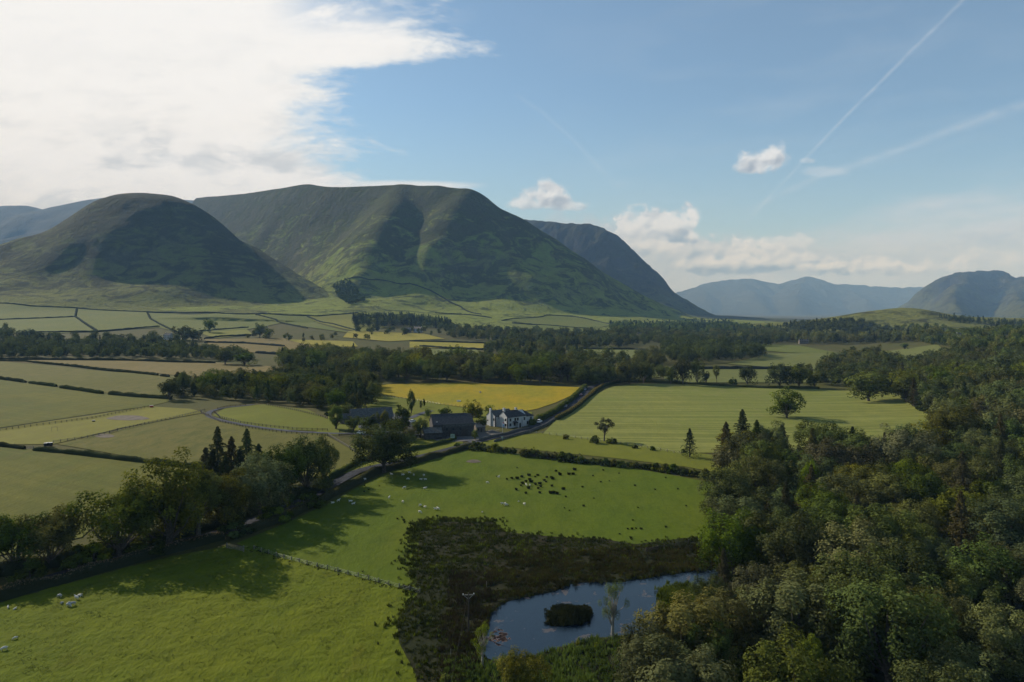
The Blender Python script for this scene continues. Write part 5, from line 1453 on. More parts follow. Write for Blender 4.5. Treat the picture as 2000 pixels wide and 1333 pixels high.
# ------------------------------------------------------------------ small things about the farm
def picnic(px, py, rz, label):
    t = empty('picnic_table', pt(px, py), rz, label, 'picnic table', 'picnic tables in front of the inn'); t.location.z += .05
    MB().box(-.9, .9, -.38, .38, .70, .76).obj('tabletop', M['palewood'], t)
    for s_ in (-1, 1):
        MB().box(-.9, .9, s_*.72-.14, s_*.72+.14, .40, .45).obj('bench', M['palewood'], t)
        mb = MB(); mb.tube([(s_*.65, -.7, 0), (s_*.65, -.2, .72)], [.05, .05], 4); mb.tube([(s_*.65, .7, 0), (s_*.65, .2, .72)], [.05, .05], 4); mb.obj('leg', M['palewood'], t)
picnic(952, 848, .4, 'pale picnic table left of the flagpole, nearest the outbuilding'); picnic(962, 843, .9, 'pale picnic table between the outbuilding and the inn wall'); picnic(972, 843, .2, 'pale picnic table just left of the flagpole')
g = empty('goal_frame', pt(107, 843), math.radians(8), 'thin wooden goal frame standing in the paddock', 'goal frame')
for x in (-1.4, 1.4): MB().tube([(x,0,-.1),(x,0,2.2)], [.06,.06], 6).obj('post', M['palewood'], g)
MB().tube([(-1.4,0,2.2),(1.4,0,2.2)], [.06,.06], 6).obj('crossbar', M['palewood'], g)
def bin_(px, py, L, W, H, mat, name, label, rz=.3):
    t = empty(name, pt(px, py), rz, label, name.replace('_', ' ')); t.location.z += .1
    b = MB(); b.prism([(-L/2*.85, 0), (L/2*.85, 0), (L/2, H), (-L/2, H)], -W/2, W/2, 'y'); b.obj('body', M[mat], t, bevel=.04)
    MB().box(-L/2-.05, L/2+.05, -W/2-.05, W/2+.05, H+.003, H+.07).obj('rim', M['metal'], t)
M['redpaint'] = simple_mat('faded_red_paint', (.35,.05,.04), .7, .15, 2)
bin_(296, 796, 2.0, 1.2, 1.0, 'redpaint', 'feed_bin', 'small red feed bin at the corner of the paddock fence')
bin_(183, 824, 1.4, .7, .6, 'blackpaint', 'water_trough', 'small dark trough in the middle of the pale paddock')
bin_(896, 785, 2.6, 1.4, .8, 'whitepaint', 'water_trough', 'white-sided trough at the near edge of the yellow field', .1)
bin_(938, 768, 1.2, 1.0, 1.0, 'metal', 'feed_hopper', 'small grey hopper in the middle of the yellow field', .1)
for i_, (px, py) in enumerate(((89, 873), (94, 872), (100, 872))):
    bin_(px, py, 1.2, 1.0, 1.5, 'blackpaint', 'hay_rack', ['leftmost', 'middle', 'rightmost'][i_]+' of the three black racks by the straight dark hedge')
# ------------------------------------------------------------------ sheep
def skinned(name, nodes, edges, mat, sub=1):
    me = bpy.data.meshes.new(name); me.from_pydata([n[0] for n in nodes], edges, [])
    o = bpy.data.objects.new(name, me); COL.objects.link(o)
    sk = o.modifiers.new('s', 'SKIN'); o.modifiers.new('u', 'SUBSURF').levels = sub
    if not me.skin_vertices: bm = bmesh.new(); bm.from_mesh(me); bm.verts.layers.skin.verify(); bm.to_mesh(me); bm.free()
    for i, n in enumerate(nodes):
        sv = me.skin_vertices[0].data[i]; r = n[1]; sv.radius = r if isinstance(r, tuple) else (r, r); sv.use_root = (i == 0)
    bpy.context.view_layer.update(); dg = bpy.context.evaluated_depsgraph_get()
    ev = bpy.data.meshes.new_from_object(o.evaluated_get(dg)); bpy.data.objects.remove(o)
    ev.name = name; ev.materials.clear(); ev.materials.append(mat)
    ev.polygons.foreach_set('use_smooth', np.ones(len(ev.polygons), bool)); return ev
def sheep_mesh(pose):
    lie = pose == 'lying'; zb = .36 if lie else .62
    N = [((-.38,0,zb),(.22,.22)), ((-.12,0,zb+.02),(.27,.26)), ((.16,0,zb+.01),(.26,.25)), ((.38,0,zb),(.20,.20))]
    E = [(0,1),(1,2),(2,3)]
    if pose == 'grazing': hd = [((.55,0,zb-.10),.12), ((.68,0,.28),.085), ((.76,0,.14),.075), ((.84,0,.05),.045)]
    else: hd = [((.50,0,zb+.14),.13), ((.58,0,zb+.30),.095), ((.68,0,zb+.33),.085), ((.82,0,zb+.25),.05)]
    k = len(N); N += hd; E += [(3,k),(k,k+1),(k+1,k+2),(k+2,k+3)]
    for s in (-1, 1):
        i = len(N); h = N[k+1][0]; N += [((h[0]+.02, s*.07, h[2]+.06),.03), ((h[0]-.03, s*.17, h[2]+.06),.022)]; E += [(k+1,i),(i,i+1)]
    i = len(N); N += [((-.60,0,zb-.02),.05), ((-.66,0,zb-.22),.035)]; E += [(0,i),(i,i+1)]
    for x, j in ((-.36,0),(.34,3)):
        for s in (-1, 1):
            i = len(N)
            if lie: N += [((x, s*.20, .18),.08), ((x+.20, s*.24, .05),.04), ((x+.34, s*.22, .04),.03)]; E += [(j,i),(i,i+1),(i+1,i+2)]
            elif x < 0: N += [((x, s*.13, .42),.085), ((x-.07, s*.13, .26),.042), ((x-.02, s*.13, 0.0),.034)]; E += [(j,i),(i,i+1),(i+1,i+2)]
            else: N += [((x, s*.12, .40),.07), ((x+.02, s*.12, .22),.038), ((x, s*.12, 0.0),.034)]; E += [(j,i),(i,i+1),(i+1,i+2)]
    me = skinned('sheep', N, E, M['fleece'])
    me.materials.append(M['facecol'])
    hz = min(N[k+1][0][2], 9)
    for p in me.polygons:
        c = p.center
        if c.x > .62 or (c.z < .24 and not lie) : p.material_index = 1
    return me
M['facecol'] = simple_mat('sheep_face', (.42,.40,.36), .9, .2, 6)
SM = {p: sheep_mesh(p) for p in ('grazing', 'standing', 'lying')}
SHP = [(650,985,'lying'),(661,982,'standing'),(685,982,'lying'),(690,987,'lying'),(713,940,'standing'),(716,936,'standing'),(765,929,'lying'),(787,930,'lying'),(800,927,'standing'),(808,930,'lying'),(797,939,'grazing'),(822,939,'lying'),(831,939,'lying'),(828,932,'standing'),
 (790,956,'grazing'),(830,958,'standing'),(760,976,'standing'),(787,984,'grazing'),(821,990,'lying'),(830,993,'lying'),(820,1004,'grazing'),(856,998,'standing'),(851,997,'lying'),(952,946,'grazing'),(974,935,'standing'),(981,988,'standing'),(987,986,'lying'),(989,989,'lying'),(1013,982,'lying'),(1024,989,'standing'),(942,1003,'lying'),(1028,951,'standing'),(1035,950,'lying'),
 (16,1190,'standing'),(29,1192,'lying'),(117,1168,'grazing'),(150,1172,'standing'),(156,1166,'lying'),(121,1180,'lying'),(134,1186,'grazing'),(142,1184,'standing'),(30,1250,'grazing'),(8,1272,'grazing')]
SPEC = {(16,1190):'white lamb standing upright in the shade at the far left',(29,1192):'lamb lying in the shade at the far left, beside the standing one',(117,1168):'grey-backed sheep grazing under the hedge, leftmost of the near group',(150,1172):'sheep with a pinkish back standing in sun, near group',(156,1166):'sheep half hidden behind the pinkish-backed one',(121,1180):'small sheep between the grazing one and the pair of grey ones',(134,1186):'grey sheep at the front of the near group, left one of the pair',(142,1184):'large grey sheep at the front of the near group, right one of the pair',(30,1250):'small white sheep grazing alone near the left edge',(8,1272):'white sheep grazing at the left edge, lowest of all',(952,946):'sheep grazing alone left of the dark rush tussocks',(974,935):'sheep standing at the left end of the rush tussocks',(1024,989):'large sheep standing alone right of the trio in the pasture',(942,1003):'small sheep lying alone in the middle of the pasture',(1013,982):'lamb lying right of the trio in the pasture',(1028,951):'sheep standing among the dark rush tussocks',(1035,950):'sheep lying among the dark rush tussocks',(981,988):'leftmost sheep of the trio in the middle of the pasture',(987,986):'upper right sheep of the trio in the middle of the pasture',(989,989):'lower right sheep of the trio in the middle of the pasture'}
def sheep_group(px, py):
    if px < 700 and py > 960: return 'in the hedge shadow at the pasture\'s left end'
    if py < 945 and px < 840: return 'in the tree shadow at the top of the pasture'
    return 'in the sunny left part of the sheep pasture'
cnts = {}
for px, py, pose in SHP:
    if (px, py) not in SPEC: cnts.setdefault((sheep_group(px, py), pose), []).append((px, py))
for (px, py, pose) in SHP:
    lab = SPEC.get((px, py))
    if not lab:
        rg = sheep_group(px, py); L_ = sorted(cnts[(rg, pose)]); i = L_.index((px, py))
        lab = f'{pose} sheep {rg}' if len(L_) == 1 else f'{pose} sheep, {ORD[i]} from left, {rg}'
    x, y, z = unproj(px, py); o = bpy.data.objects.new('sheep', SM[pose]); COL.objects.link(o)
    o.location = (x, y, z+.10+.15*float(y > 150)); big = 'lamb' in lab or 'small' in lab
    s = (.62 if big else .92)*RNG.uniform(.95, 1.08); o.scale = (s, s, s); o.rotation_euler = (0, 0, RNG.uniform(0, 6.28) if px > 160 else {117: 2.9, 150: 2.8, 8: 3.9, 30: 3.9}.get(px, RNG.uniform(0, 6)))
    if 'grey' in lab: o.material_slots[0].link = 'OBJECT'; o.material_slots[0].material = M['fleece_grey']
    tag(o, lab, 'sheep', 'sheep in the green pastures')

# ------------------------------------------------------------------ rushes
def blades(P, h, w, per, rng, spread=.35, lean=.45):
    n = len(P)*per; base = np.repeat(P, per, 0)+np.c_[rng.normal(size=(n, 2))*spread*.6, np.zeros(n)]
    hh = (np.repeat(h, per) if np.ndim(h) else np.full(n, h))*rng.uniform(.6, 1.15, n); a = rng.uniform(0, 6.283, n); la = rng.uniform(0, 6.283, n); l = rng.uniform(0, lean, n)*hh
    s = np.stack([np.cos(a), np.sin(a), np.zeros(n)], -1)*w*.5; tip = np.stack([np.cos(la)*l, np.sin(la)*l, hh], -1)
    mid = tip*np.array([.35, .35, .6])
    return np.stack([base-s, base+s, base+mid+s*.8, base+tip], 1).reshape(-1, 3)
rng = np.random.default_rng(9)
TM = []
for k in range(3):
    P = np.c_[rng.normal(size=(24, 2))*.17, np.zeros(24)]; V = blades(P, .8, .09, 9, rng, .12, .7)
    me = mesh_np('rush_tussock', V, quads(len(V)//4), rng.uniform(0, .5, len(V)//4)); me.materials.append(M['reed']); TM.append(me)
TP = [(990,938),(1000,936),(1010,936),(1019,933),(1033,930),(1045,933),(1050,930),(1035,939),(1037,943),(1021,946),(1027,942),(1046,948),(1052,946),(1056,946),(1056,952),(1051,956),(1063,940),(1066,943),(1077,935),(1079,937),(1092,926),(1094,929),(1068,934),(1111,928),(1119,928),(1122,919),(1078,951),(1008,958),(1027,965),(1054,964),(1076,965),(1082,964),(1088,966),(1105,972),(1033,955),(1018,950),(970,932),(1102,994),(1112,999),(1086,922),(1158,931),(1178,920),(1190,941),(1240,950),(1280,958),(1173,943),(1209,926),(1140,990),(1138,953),(1100,957),(1160,975),(1246,993),(1324,957),(1340,990),(1236,1018),(1300,1031),(1226,1035),(1234,1035),(1242,1034),(1252,1035),(1210,1045),(1232,1052),(1160,1052),(1185,1058),(776,1015),(788,1018),(790,1022),(712,950),(720,958),(741,951),(711,962),(785,1012),(854,1010),(1010,915),(1140,905),(1180,912),(1300,935)]
rt = sorted(TP)
for i, (px, py) in enumerate(rt):
    x, y, z = unproj(px, py); o = bpy.data.objects.new('rush_tussock', TM[i % 3]); COL.objects.link(o); o.location = (x, y, z+.15)
    s = RNG.uniform(.7, 1.2)*(.85 if 985 < px < 1125 and 915 < py < 970 else .5); o.scale = (s*1.15, s*1.15, s); o.rotation_euler = (0, 0, RNG.uniform(0, 6))
    main = 985 < px < 1125 and 915 < py < 970
    if main: tag(o, 'dark rush tussock in the dense cluster of the sheep pasture', 'rush tussock', 'rush tussocks clustered in the sheep pasture')
    elif px < 900: tag(o, 'dark rush tussock scattered in the left of the sheep pasture', 'rush tussock', 'rush tussocks left in the sheep pasture')
    elif py > 1010: tag(o, 'dark rush tussock just above the marsh edge', 'rush tussock', 'rush tussocks above the marsh')
    else: tag(o, 'dark rush tussock lying apart from the dense cluster', 'rush tussock', 'outlying rush tussocks')
def mass(name, poly_w, n, h, mat_, label, holes=(), w=.16, per=12, jit=1.2, seed=0, edge=None, lean=.5, dens_noise=True, thr=-.15):
    r = np.random.default_rng(seed); xs = [p[0] for p in poly_w]; ys = [p[1] for p in poly_w]
    X = r.uniform(min(xs), max(xs), n*3); Y = r.uniform(min(ys), max(ys), n*3); ok = in_poly(X+jit*r.normal(size=X.size), Y+jit*r.normal(size=X.size), poly_w)
    for hl in holes: ok &= ~in_poly(X+.7*fbm(X, Y, 2), Y+1.0*r.normal(size=X.size), hl)
    if dens_noise: ok &= (fbm(X/5, Y/4, 3)+.15*r.normal(size=X.size)) > thr
    X, Y = X[ok][:n], Y[ok][:n]; Z = ground_z(X, Y)+.15
    hh = h*(1+.45*fbm(X/4, Y/4, 2))
    if name == 'reed_island':
        cx, cy = np.mean([p[0] for p in poly_w]), np.mean([p[1] for p in poly_w]); rr = np.hypot((X-cx)/(.5*(max(xs)-min(xs))), (Y-cy)/(.5*(max(ys)-min(ys)))); hh = hh*np.clip(1.25-.85*rr**2, .25, 1.2)*(1+.5*fbm(X/1.3, Y/1.3, 2))
    V = blades(np.c_[X, Y, Z], hh, w, per, r, .32, lean)
    t = np.clip(.45+.9*np.repeat(fbm(X/6+4, Y/6, 3), per)+r.uniform(-.3, .3, len(V)//4), 0, 1)
    o = link(name, mesh_np(name, V, quads(len(V)//4), t), [mat_]); return tag(o, label, 'rushes', kind='stuff')
UP = wpoly([(800,1020),(870,1012),(960,1016),(1000,1045),(1110,1052),(1240,1064),(1345,1055),(1400,1050),(1400,1125),(1240,1130),(1100,1150),(990,1175),(950,1215),(935,1290),(900,1345),(860,1400),(830,1345),(800,1270),(765,1215),(800,1165),(790,1095)])
mass('rushes', UP, 6500, .62, M['reed'], 'dark rush bed filling the marsh above and left of the pond', [POND_S], seed=1, thr=-.28, jit=1.5)
mass('green_rushes', UP, 900, .85, M['reed_green'], 'green tufts scattered through the dark rush bed', [POND_S], seed=11, thr=.12, per=10)
mass('sedge', wpoly([(960,1090),(1100,1080),(1240,1078),(1400,1070),(1400,1120),(1240,1128),(1110,1148),(990,1172),(960,1130)]), 2200, .8, M['reed_brown'], 'brown sedge belt along the pond\'s far shore', [POND_S], seed=2)
mass('sedge', wpoly([(880,1120),(960,1120),(975,1180),(950,1280),(890,1380),(860,1300)]), 900, .9, M['reed_brown'], 'brown sedge along the left shore of the pond', [POND_S], seed=3)
mass('green_rushes', wpoly([(870,1300),(950,1290),(1010,1292),(1075,1278),(1150,1255),(1270,1245),(1330,1225),(1400,1150),(1480,1300),(1400,1520),(850,1520)]), 4200, 1.0, M['reed_green'], 'bright green rushes and grass along the pond\'s near shore', [POND_S], seed=4, thr=-.35)
mass('green_rushes', wpoly([(1283,1160),(1300,1142),(1360,1140),(1400,1150),(1400,1235),(1320,1232),(1290,1208)]), 700, 1.1, M['reed_green'], 'green rushes on the spit at the pond\'s right shore', [POND_S], seed=15, thr=-.9)
isl = wpoly([(1066,1212),(1080,1196),(1110,1188),(1150,1184),(1156,1205),(1140,1218),(1100,1224),(1072,1222)])
o = mass('reed_island', isl, 420, 1.25, M['reed'], 'dark clump of reeds standing as an island in the pond', seed=6, dens_noise=False, per=16)
ISB = smooth_poly(isl); drape('island_mud', ISB, M['marsh'], 0, step=1.5, zf=.16)
for k, (cx, cy, rx, ry) in enumerate(((975,1246,20,14),)):
    wp = wpoly([(cx+rx*math.cos(a)*(1+.25*math.sin(5*a+k)), cy+ry*math.sin(a)*(1+.2*math.cos(4*a))) for a in np.linspace(0, 2*math.pi, 20)[:-1]]); r = np.random.default_rng(k); X = r.uniform(min(p[0] for p in wp), max(p[0] for p in wp), 3000); Y = r.uniform(min(p[1] for p in wp), max(p[1] for p in wp), 3000)
    q = in_poly(X, Y, wp) & (fbm(X/1.1, Y/1.1, 3) > -.05); C_ = np.c_[X[q], Y[q], np.full(q.sum(), .115)]; nq = len(C_); a_ = r.uniform(0, 6.28, nq); s_ = r.uniform(.08, .2, nq)
    e1 = np.c_[np.cos(a_), np.sin(a_), np.zeros(nq)]*s_[:, None]; e2 = np.c_[-np.sin(a_), np.cos(a_), np.zeros(nq)]*s_[:, None]*.7
    tag(link('floating_weed', mesh_np('floating_weed', np.stack([C_-e1, C_-e2, C_+e1, C_+e2], 1).reshape(-1, 3), quads(nq)), [M['weed']]), ['pinkish floating weed in the pond\'s lower left corner','thin weed patch near the pond\'s near shore','thin weed patch near the pond\'s far shore'][k], 'pond weed', kind='stuff')
mass('grass_strip', wpoly([(484,1067),(560,1090),(680,1118),(822,1156),(822,1164),(680,1127),(560,1099),(484,1076)]), 520, .32, M['reed'], 'long grass growing along the fence between the pastures', seed=12, per=7, jit=.6, thr=-.4)
# lighter grass tufts scattered on the near pasture
PW = wpoly([(0,1180),(240,1115),(460,1072),(820,1162),(780,1250),(830,1400),(-200,1400)])
mass('grass_tufts', PW, 5200, .16, M['reed_green'], 'short grass tufts growing over the near pasture', seed=8, per=5, w=.07, lean=1.2, thr=.0)
# ------------------------------------------------------------------ sky
SKY_TINT = (.74,.95,1.03); SKY_VEIL = (3.6,4.4,5.0); SKY_STR = .122
def build_world():
    w = bpy.data.worlds.new('World'); SC.world = w; w.use_nodes = True
    nt = w.node_tree; nt.nodes.clear()
    out = nt.nodes.new('ShaderNodeOutputWorld')
    sky = nt.nodes.new('ShaderNodeTexSky'); sky.sky_type = 'NISHITA'; sky.sun_disc = False
    sky.sun_elevation = SUN_EL; sky.sun_rotation = SUN_AZ
    sky.air_density = 1.0; sky.dust_density = .5; sky.ozone_density = 1.6; sky.altitude = 200
    skyc = mix(nt, 1.0, S(nt, sky.outputs[0]), SKY_TINT, 'MULTIPLY')
    skyc = mix(nt, .22, skyc, SKY_VEIL)
    bg1 = nt.nodes.new('ShaderNodeBackground'); bg1.inputs[1].default_value = SKY_STR; nt.links.new(skyc.s, bg1.inputs[0])
    nt.links.new(bg1.outputs[0], out.inputs[0])
build_world()

def ramp(x, pts): return np.interp(x, [p[0] for p in pts], [p[1] for p in pts])
def nz(x, y, sc, o=6, off=0.0, rough=.6):
    s = 0; a = 1; t = 0
    for i in range(o):
        s = s+a*pnoise(x*sc*2**i+17.3*i+off*31, y*sc*2**i-9.1*i+off*17); t += a; a *= rough
    return s/t
def mx(f, a, b):
    a = np.asarray(a, float); b = np.asarray(b, float); f = f[..., None]; return a*(1-f)+b*f
def clouds():
    """the cloud layer: a curved sheet 45 km away whose opacity and brightness are stored per vertex"""
    us = np.linspace(-.20, 2.30, 1150); vs = np.linspace(-.16, .640, 372)
    U, V = np.meshgrid(us, vs)
    w1 = nz(U, V*2, 3.0, 4, 1.0)*.035; w2 = nz(U, V*2, 3.0, 4, 2.0)*.03
    X, Y = U+w1, V+w2
    # big bank upper left
    edge = ramp(V, [(-.6,1.3),(-.16,.62),(-.03,.72),(.0,.80),(.035,.835),(.045,.845),(.055,.83),(.075,.88),(.10,.905),(.112,.87),(.125,.78),(.135,.70),(.15,.66),(.17,.665),(.20,.63),(.24,.615),(.26,.65),(.30,.66),(.33,.665),(.345,.71),(.36,.74),(.37,.80),(.40,.80)])
    n1 = nz(X, Y*2.8, 4.5, 7, 3.1, .58); n2 = nz(X, Y*4, 18, 5, 8.3, .62)
    dL = edge-U+n1*.16+n2*.05
    mL = sstep(-.055, .10, dL+.03*n2)**.9
    thin = nz(X*.9-V*.5, Y*2.6+U*.6, 6, 7, 1.7, .6)
    hole = sstep(.0, .085, .085-V+.02*thin)*sstep(.50, .68, U)
    mL = mL*(1-hole*sstep(-.35, .30, thin+.1)*.80)
    wisp = sstep(.02, .45, nz(X, Y*3, 7, 6, 21.0))*sstep(.95, .82, U)*sstep(.075, .0, V)*.35
    mL = np.maximum(mL, wisp*(V > -.2))
    g1 = nz(X, Y*2.4, 4.0, 6, 5.5, .58); g2 = nz(X, Y*3.6, 9.0, 6, 7.5, .6)
    low = sstep(.20, .34, V)
    sh = sstep(.02, .38, g1+.25*g2)*(low*.50+.05)+sstep(.05, .5, g2)*(.06+.10*sstep(.1, .3, V))
    tex = .5+.5*np.clip(g2*2, -1, 1)
    colL = mx(np.clip(sh*1.1, 0, .8), (.945,.945,.94), (.55,.60,.65))
    colL = colL*(1-.055*tex*sstep(.0, .3, V))[..., None]
    colL = mx((1-sstep(0, .16, dL))*.55, colL, (.74,.80,.84))
    # cumulus
    b1 = nz(X, Y*1.3, 13, 7, 2.2, .6); bil = 1-np.abs(nz(X, Y*1.25, 22, 5, 12.2, .55))*2.6
    b2 = nz(X, Y*1.35, 5.5, 5, 6.1, .5)
    fld = np.full_like(U, -9.)
    for cx, cy, rx, ry in ((1.062,.392,.058,.036),(1.082,.380,.035,.026),(1.040,.398,.045,.016),(1.118,.404,.045,.012),(1.497,.315,.045,.032),(1.512,.306,.028,.022),(1.468,.334,.040,.018),(1.272,.450,.062,.030),(1.300,.440,.06,.022),(1.352,.464,.036,.018)):
        dy = (V-cy)/ry; dy = np.where(dy > 0, dy*1.35, dy)
        fld = np.maximum(fld, 1-np.hypot((U-cx)/rx, dy))
    mP = sstep(-.05, .50, fld+b1*1.15+b2*.5+(bil-.45)*.22)
    bt = ramp(U, [(.9,.430),(.97,.410),(1.04,.420),(1.12,.428),(1.2,.436),(1.3,.448),(1.38,.470),(1.45,.470),(1.55,.468),(1.66,.486),(1.75,.478),(1.9,.450),(2.1,.40),(2.4,.35)])
    dB = V-bt+b1*.030+b2*.040+(bil-.5)*.014
    mB = sstep(-.014, .030, dB)*sstep(.96, 1.18, U)
    ct = ramp(U, [(1.25,.50),(1.45,.455),(1.6,.415),(1.8,.383),(2.0,.350),(2.3,.30)])
    ci = nz(X-V*1.5, (Y+U*.17)*6, 2.6, 6, 9.9, .58)
    mC = sstep(-.012, .055, V-ct+ci*.035)*sstep(1.28, 1.62, U)*np.clip(.62+ci*1.0, .2, .95)
    lay = nz(X, Y*3.4, 5.0, 5, 4.4, .55)
    # light from the upper left: brighten where the lumps face it
    def lum(f):
        gy, gx = np.gradient(f); return gx*.6+gy*1.0
    rel = b1*.55+bil*.18+b2*.9
    L = np.clip(lum(rel)*13+.1*b2, -1, 1)
    under = sstep(.0, .40, lay+.35*b2)*sstep(.425, .47, V)
    dark = np.clip(under*.80+.20-.42*L, 0, 1)*(1-.35*sstep(1.5, 1.9, U))
    colB = mx(dark, (.66,.68,.69), (.36,.41,.48))
    colB = mx(sstep(.50, .56, V)*.45, colB, (.66,.71,.76))
    relP = fld*.5+b1*.7+bil*.3; LP = np.clip(lum(relP)*-9, -1, 1)
    under2 = np.clip(sstep(.395, .47, V-.0*U)*sstep(1.2, 1.24, U)*.0, 0, 1)
    base = np.zeros_like(U)
    for cx, cy, ry in ((1.07,.392,.034),(1.495,.318,.03),(1.29,.448,.032)):
        base = np.maximum(base, sstep(cy-.2*ry, cy+1.1*ry, V+.012*b1)*sstep(.13, .05, np.abs(U-cx)))
    colP = mx(np.clip(base*.62+.12-.35*LP, 0, 1), (.92,.92,.91), (.50,.56,.62))
    lens = sstep(0, .55, 1-np.hypot((U-.79)/.17, (V-.364)/.015)+.3*ci)*.85
    def line(pts, w0, w1, soft, seed, brk):
        pu = np.array([p[0] for p in pts]); pv = np.array([p[1] for p in pts])
        o = np.argsort(pu); v = np.interp(U, pu[o], pv[o]); t = (U-pu.min())/(pu.max()-pu.min())
        v = v+nz(U, V, 14, 3, seed)*.004
        w = w0+(w1-w0)*np.clip(t, 0, 1.3); d = np.abs(V-v)/w
        return (1-np.clip(d, 0, 1))**1.4*sstep(-.0, .10, t)*np.clip(.62+brk*nz(U, V, 30, 5, seed+1), .1, 1)*(1-sstep(1.02, 1.2, t))
    c1 = line([(1.43,.462),(1.46,.430),(1.535,.350),(1.61,.270),(1.70,.180),(1.80,.080),(1.885,-.005),(2.0,-.12)], .0060, .0095, 1, 12, .7)*.34
    c2 = line([(1.44,.425),(1.48,.402),(1.6,.345),(1.75,.296),(1.9,.238),(2.0,.205),(2.2,.14)], .009, .022, 1, 15, .9)*.32
    c2b = sstep(0, .6, 1-np.hypot((U-1.61)/.06, (V-.335)/.014)+.5*b1)*.35
    c3 = line([(1.0,.18),(1.06,.22),(1.13,.285),(1.2,.36)], .006, .014, 1, 18, .5)*.10
    veil = np.clip(ci+.1, 0, 1)*.16*sstep(.9, 1.4, U)
    hzn = sstep(.18, .60, V)*.30
    # compose, back to front
    A = np.zeros_like(U); C = np.zeros(U.shape+(3,))+np.array((.74,.80,.85))
    def over(m, col):
        nonlocal A, C
        col = np.broadcast_to(np.asarray(col, float), C.shape); m = np.clip(m, 0, 1)
        na = m+A*(1-m); C = np.where(na[..., None] > 1e-4, (col*m[..., None]+C*(A*(1-m))[..., None])/np.maximum(na, 1e-4)[..., None], C); A = na
    over(hzn, (.46,.60,.72)); over(veil, (.60,.68,.75)); over(c3, (.8,.84,.88)); over(c1, (.72,.78,.83)); over(c2, (.66,.72,.78)); over(c2b, (.66,.72,.78))
    over(mC, (.62,.66,.70)); over(lens, (.86,.87,.87)); over(mB*.97, mx(.45*np.ones_like(U), colB, (.50,.57,.64)))
    # single heaps of cumulus, the far ones first
    q1 = nz(U, V*1.15, 16, 6, 31.0, .62); q2 = nz(U+q1*.01, V*1.2, 34, 5, 33.0, .6); q3 = 1-np.abs(nz(U, V*1.1, 26, 4, 35.0, .55))*2.4
    qs = nz(U, V*1.1, 12, 3, 37.0, .5); gy, gx = np.gradient(qs*.9+q1*.22); rl = np.clip((gx*.7+gy*1.0)*16, -1, 1)
    for cx, cy, rx, ry, dk, al in ((1.93,.508,.07,.014,.3,.6),(1.85,.522,.06,.014,.35,.7),(1.77,.528,.05,.013,.5,.8),(1.71,.520,.045,.013,.5,.8),(1.655,.528,.045,.015,.7,.9),(1.60,.522,.045,.016,.6,.9),(1.53,.478,.07,.014,.35,.6),(1.46,.492,.06,.018,.55,.85),(1.385,.486,.055,.022,.5,.85),(1.555,.507,.05,.013,.8,.85),(1.50,.515,.055,.015,.9,.9),(1.44,.520,.07,.017,1.0,.95),(1.37,.522,.06,.018,.9,.9),(1.295,.482,.08,.024,.45,.9),(1.33,.463,.045,.016,.8,.9),(1.272,.446,.066,.030,.65,.97),(1.235,.462,.04,.02,.3,.8),
                               (1.105,.404,.045,.010,.3,.6),(1.034,.400,.05,.014,.3,.8),(1.072,.385,.042,.030,.45,.97),(1.045,.378,.026,.018,.3,.9),(1.458,.332,.030,.014,.4,.75),(1.480,.324,.035,.026,.5,.9),(1.512,.310,.030,.024,.35,.92),(1.575,.315,.018,.006,.2,.3)):
        sc_ = 1.4 if cy > .44 else 1.15
        dy = (V-cy)/(ry*sc_); dy = np.where(dy > 0, dy*1.5, dy); f = 1-np.hypot((U-cx)/(rx*sc_), dy)
        m_ = sstep(-.08, .42 if cy > .44 else .60, f+q1*1.05+q2*.45)*al
        bot = sstep(-.35, .75, (V-cy)/ry+q1*1.2)
        dd = np.clip(bot*dk*1.1+.06-.34*rl, 0, 1)
        over(m_, mx(dd, (.86,.87,.87), (.24,.30,.38)))
    over(mL, colL)
    low_blue = sstep(.20, .52, V)[..., None]; C = C*(1+low_blue*(np.array((.90,.985,1.13))-1))  # low clouds tinted bluer to offset the yellowing of light in the haze
    R = 45000.0
    D = np.stack([(U-1)/1.333, np.ones_like(U), (.605-V)/1.333], -1); D /= np.linalg.norm(D, axis=-1, keepdims=True)
    Pn = D*R; Pn[..., 2] += CAMH
    fade = sstep(-.20, -.12, U)*sstep(2.30, 2.22, U)*sstep(-.16, -.10, V); A = A*np.where(fade < 1, fade, 1)
    n, m = U.shape; i, j = np.meshgrid(np.arange(n-1), np.arange(m-1), indexing='ij'); a = i*m+j
    me = mesh_np('sky', Pn.reshape(-1, 3), np.stack([a, a+1, a+m+1, a+m], -1).reshape(-1, 4), smooth=True)
    at = me.attributes.new('cloud', 'FLOAT_COLOR', 'POINT')
    at.data.foreach_set('color', np.concatenate([C, A[..., None]], -1).astype(np.float32).ravel())
    m_ = bpy.data.materials.new('cloud_layer'); m_.use_nodes = True; nt = m_.node_tree; nt.nodes.clear()
    o = nt.nodes.new('ShaderNodeOutputMaterial'); t = nt.nodes.new('ShaderNodeAttribute'); t.attribute_name = 'cloud'
    e = nt.nodes.new('ShaderNodeEmission'); tr = nt.nodes.new('ShaderNodeBsdfTransparent'); ms = nt.nodes.new('ShaderNodeMixShader')
    nt.links.new(t.outputs['Color'], e.inputs[0]); nt.links.new(t.outputs['Alpha'], ms.inputs[0])
    nt.links.new(tr.outputs[0], ms.inputs[1]); nt.links.new(e.outputs[0], ms.inputs[2]); nt.links.new(ms.outputs[0], o.inputs[0])
    m_.cycles.emission_sampling = 'NONE'
    tag(link('sky', me, [m_]), kind='structure')
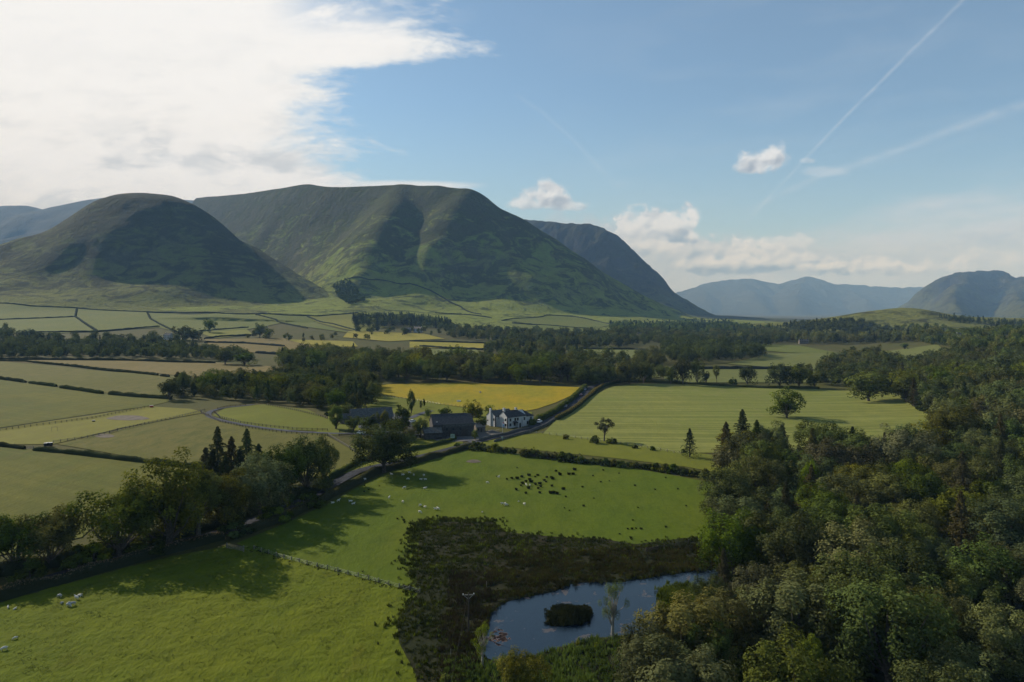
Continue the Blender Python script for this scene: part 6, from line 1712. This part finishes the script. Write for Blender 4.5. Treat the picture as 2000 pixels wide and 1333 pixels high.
clouds()
# ------------------------------------------------------------------ sun
sl = bpy.data.lights.new('Sun', 'SUN'); sl.energy = 6.2; sl.angle = math.radians(.53); sl.color = (1.0,.93,.82)
so = bpy.data.objects.new('Sun', sl); COL.objects.link(so)
sd = Vector((math.sin(SUN_AZ)*math.cos(SUN_EL), math.cos(SUN_AZ)*math.cos(SUN_EL), math.sin(SUN_EL)))
so.rotation_euler = sd.to_track_quat('Z', 'Y').to_euler(); so.location = (0, 0, 500)
# ------------------------------------------------------------------ haze
hm = bpy.data.materials.new('haze'); hm.use_nodes = True; nt = hm.node_tree; nt.nodes.clear()
ho = nt.nodes.new('ShaderNodeOutputMaterial'); vs = nt.nodes.new('ShaderNodeVolumeScatter')
vs.inputs['Color'].default_value = (.36,.62,1.0,1); vs.inputs['Density'].default_value = HAZE = 5.6e-5; vs.inputs['Anisotropy'].default_value = -.15
nt.links.new(vs.outputs[0], ho.inputs['Volume'])
hb = MB().box(-9000, 9500, -3000, 11500, -60, 1100)
ha = hb.obj('haze', hm); tag(ha, kind='structure')
hm2 = hm.copy(); hm2.node_tree.nodes['Volume Scatter'].inputs['Density'].default_value = 1.1e-4
tag(MB().box(-8900, 9400, 3350, 11400, -50, 1080).obj('haze', hm2), kind='structure')
# ------------------------------------------------------------------ camera and render
cd = bpy.data.cameras.new('Camera'); cam = bpy.data.objects.new('Camera', cd); COL.objects.link(cam); SC.camera = cam
cam.location = (0, 0, CAMH); cam.rotation_euler = (math.radians(90), 0, 0)
cd.sensor_width = 36; cd.lens = 24; cd.shift_y = -(666.5-HZ)/2000.0; cd.clip_start = .5; cd.clip_end = 60000
SC.view_settings.view_transform = 'Standard'; SC.view_settings.look = 'None'; SC.view_settings.exposure = 0
SC.render.engine = 'CYCLES'; c = SC.cycles
c.max_bounces = 5; c.diffuse_bounces = 2; c.glossy_bounces = 2; c.transmission_bounces = 3; c.volume_bounces = 0; c.transparent_max_bounces = 4
c.use_denoising = True; c.volume_step_rate = 5
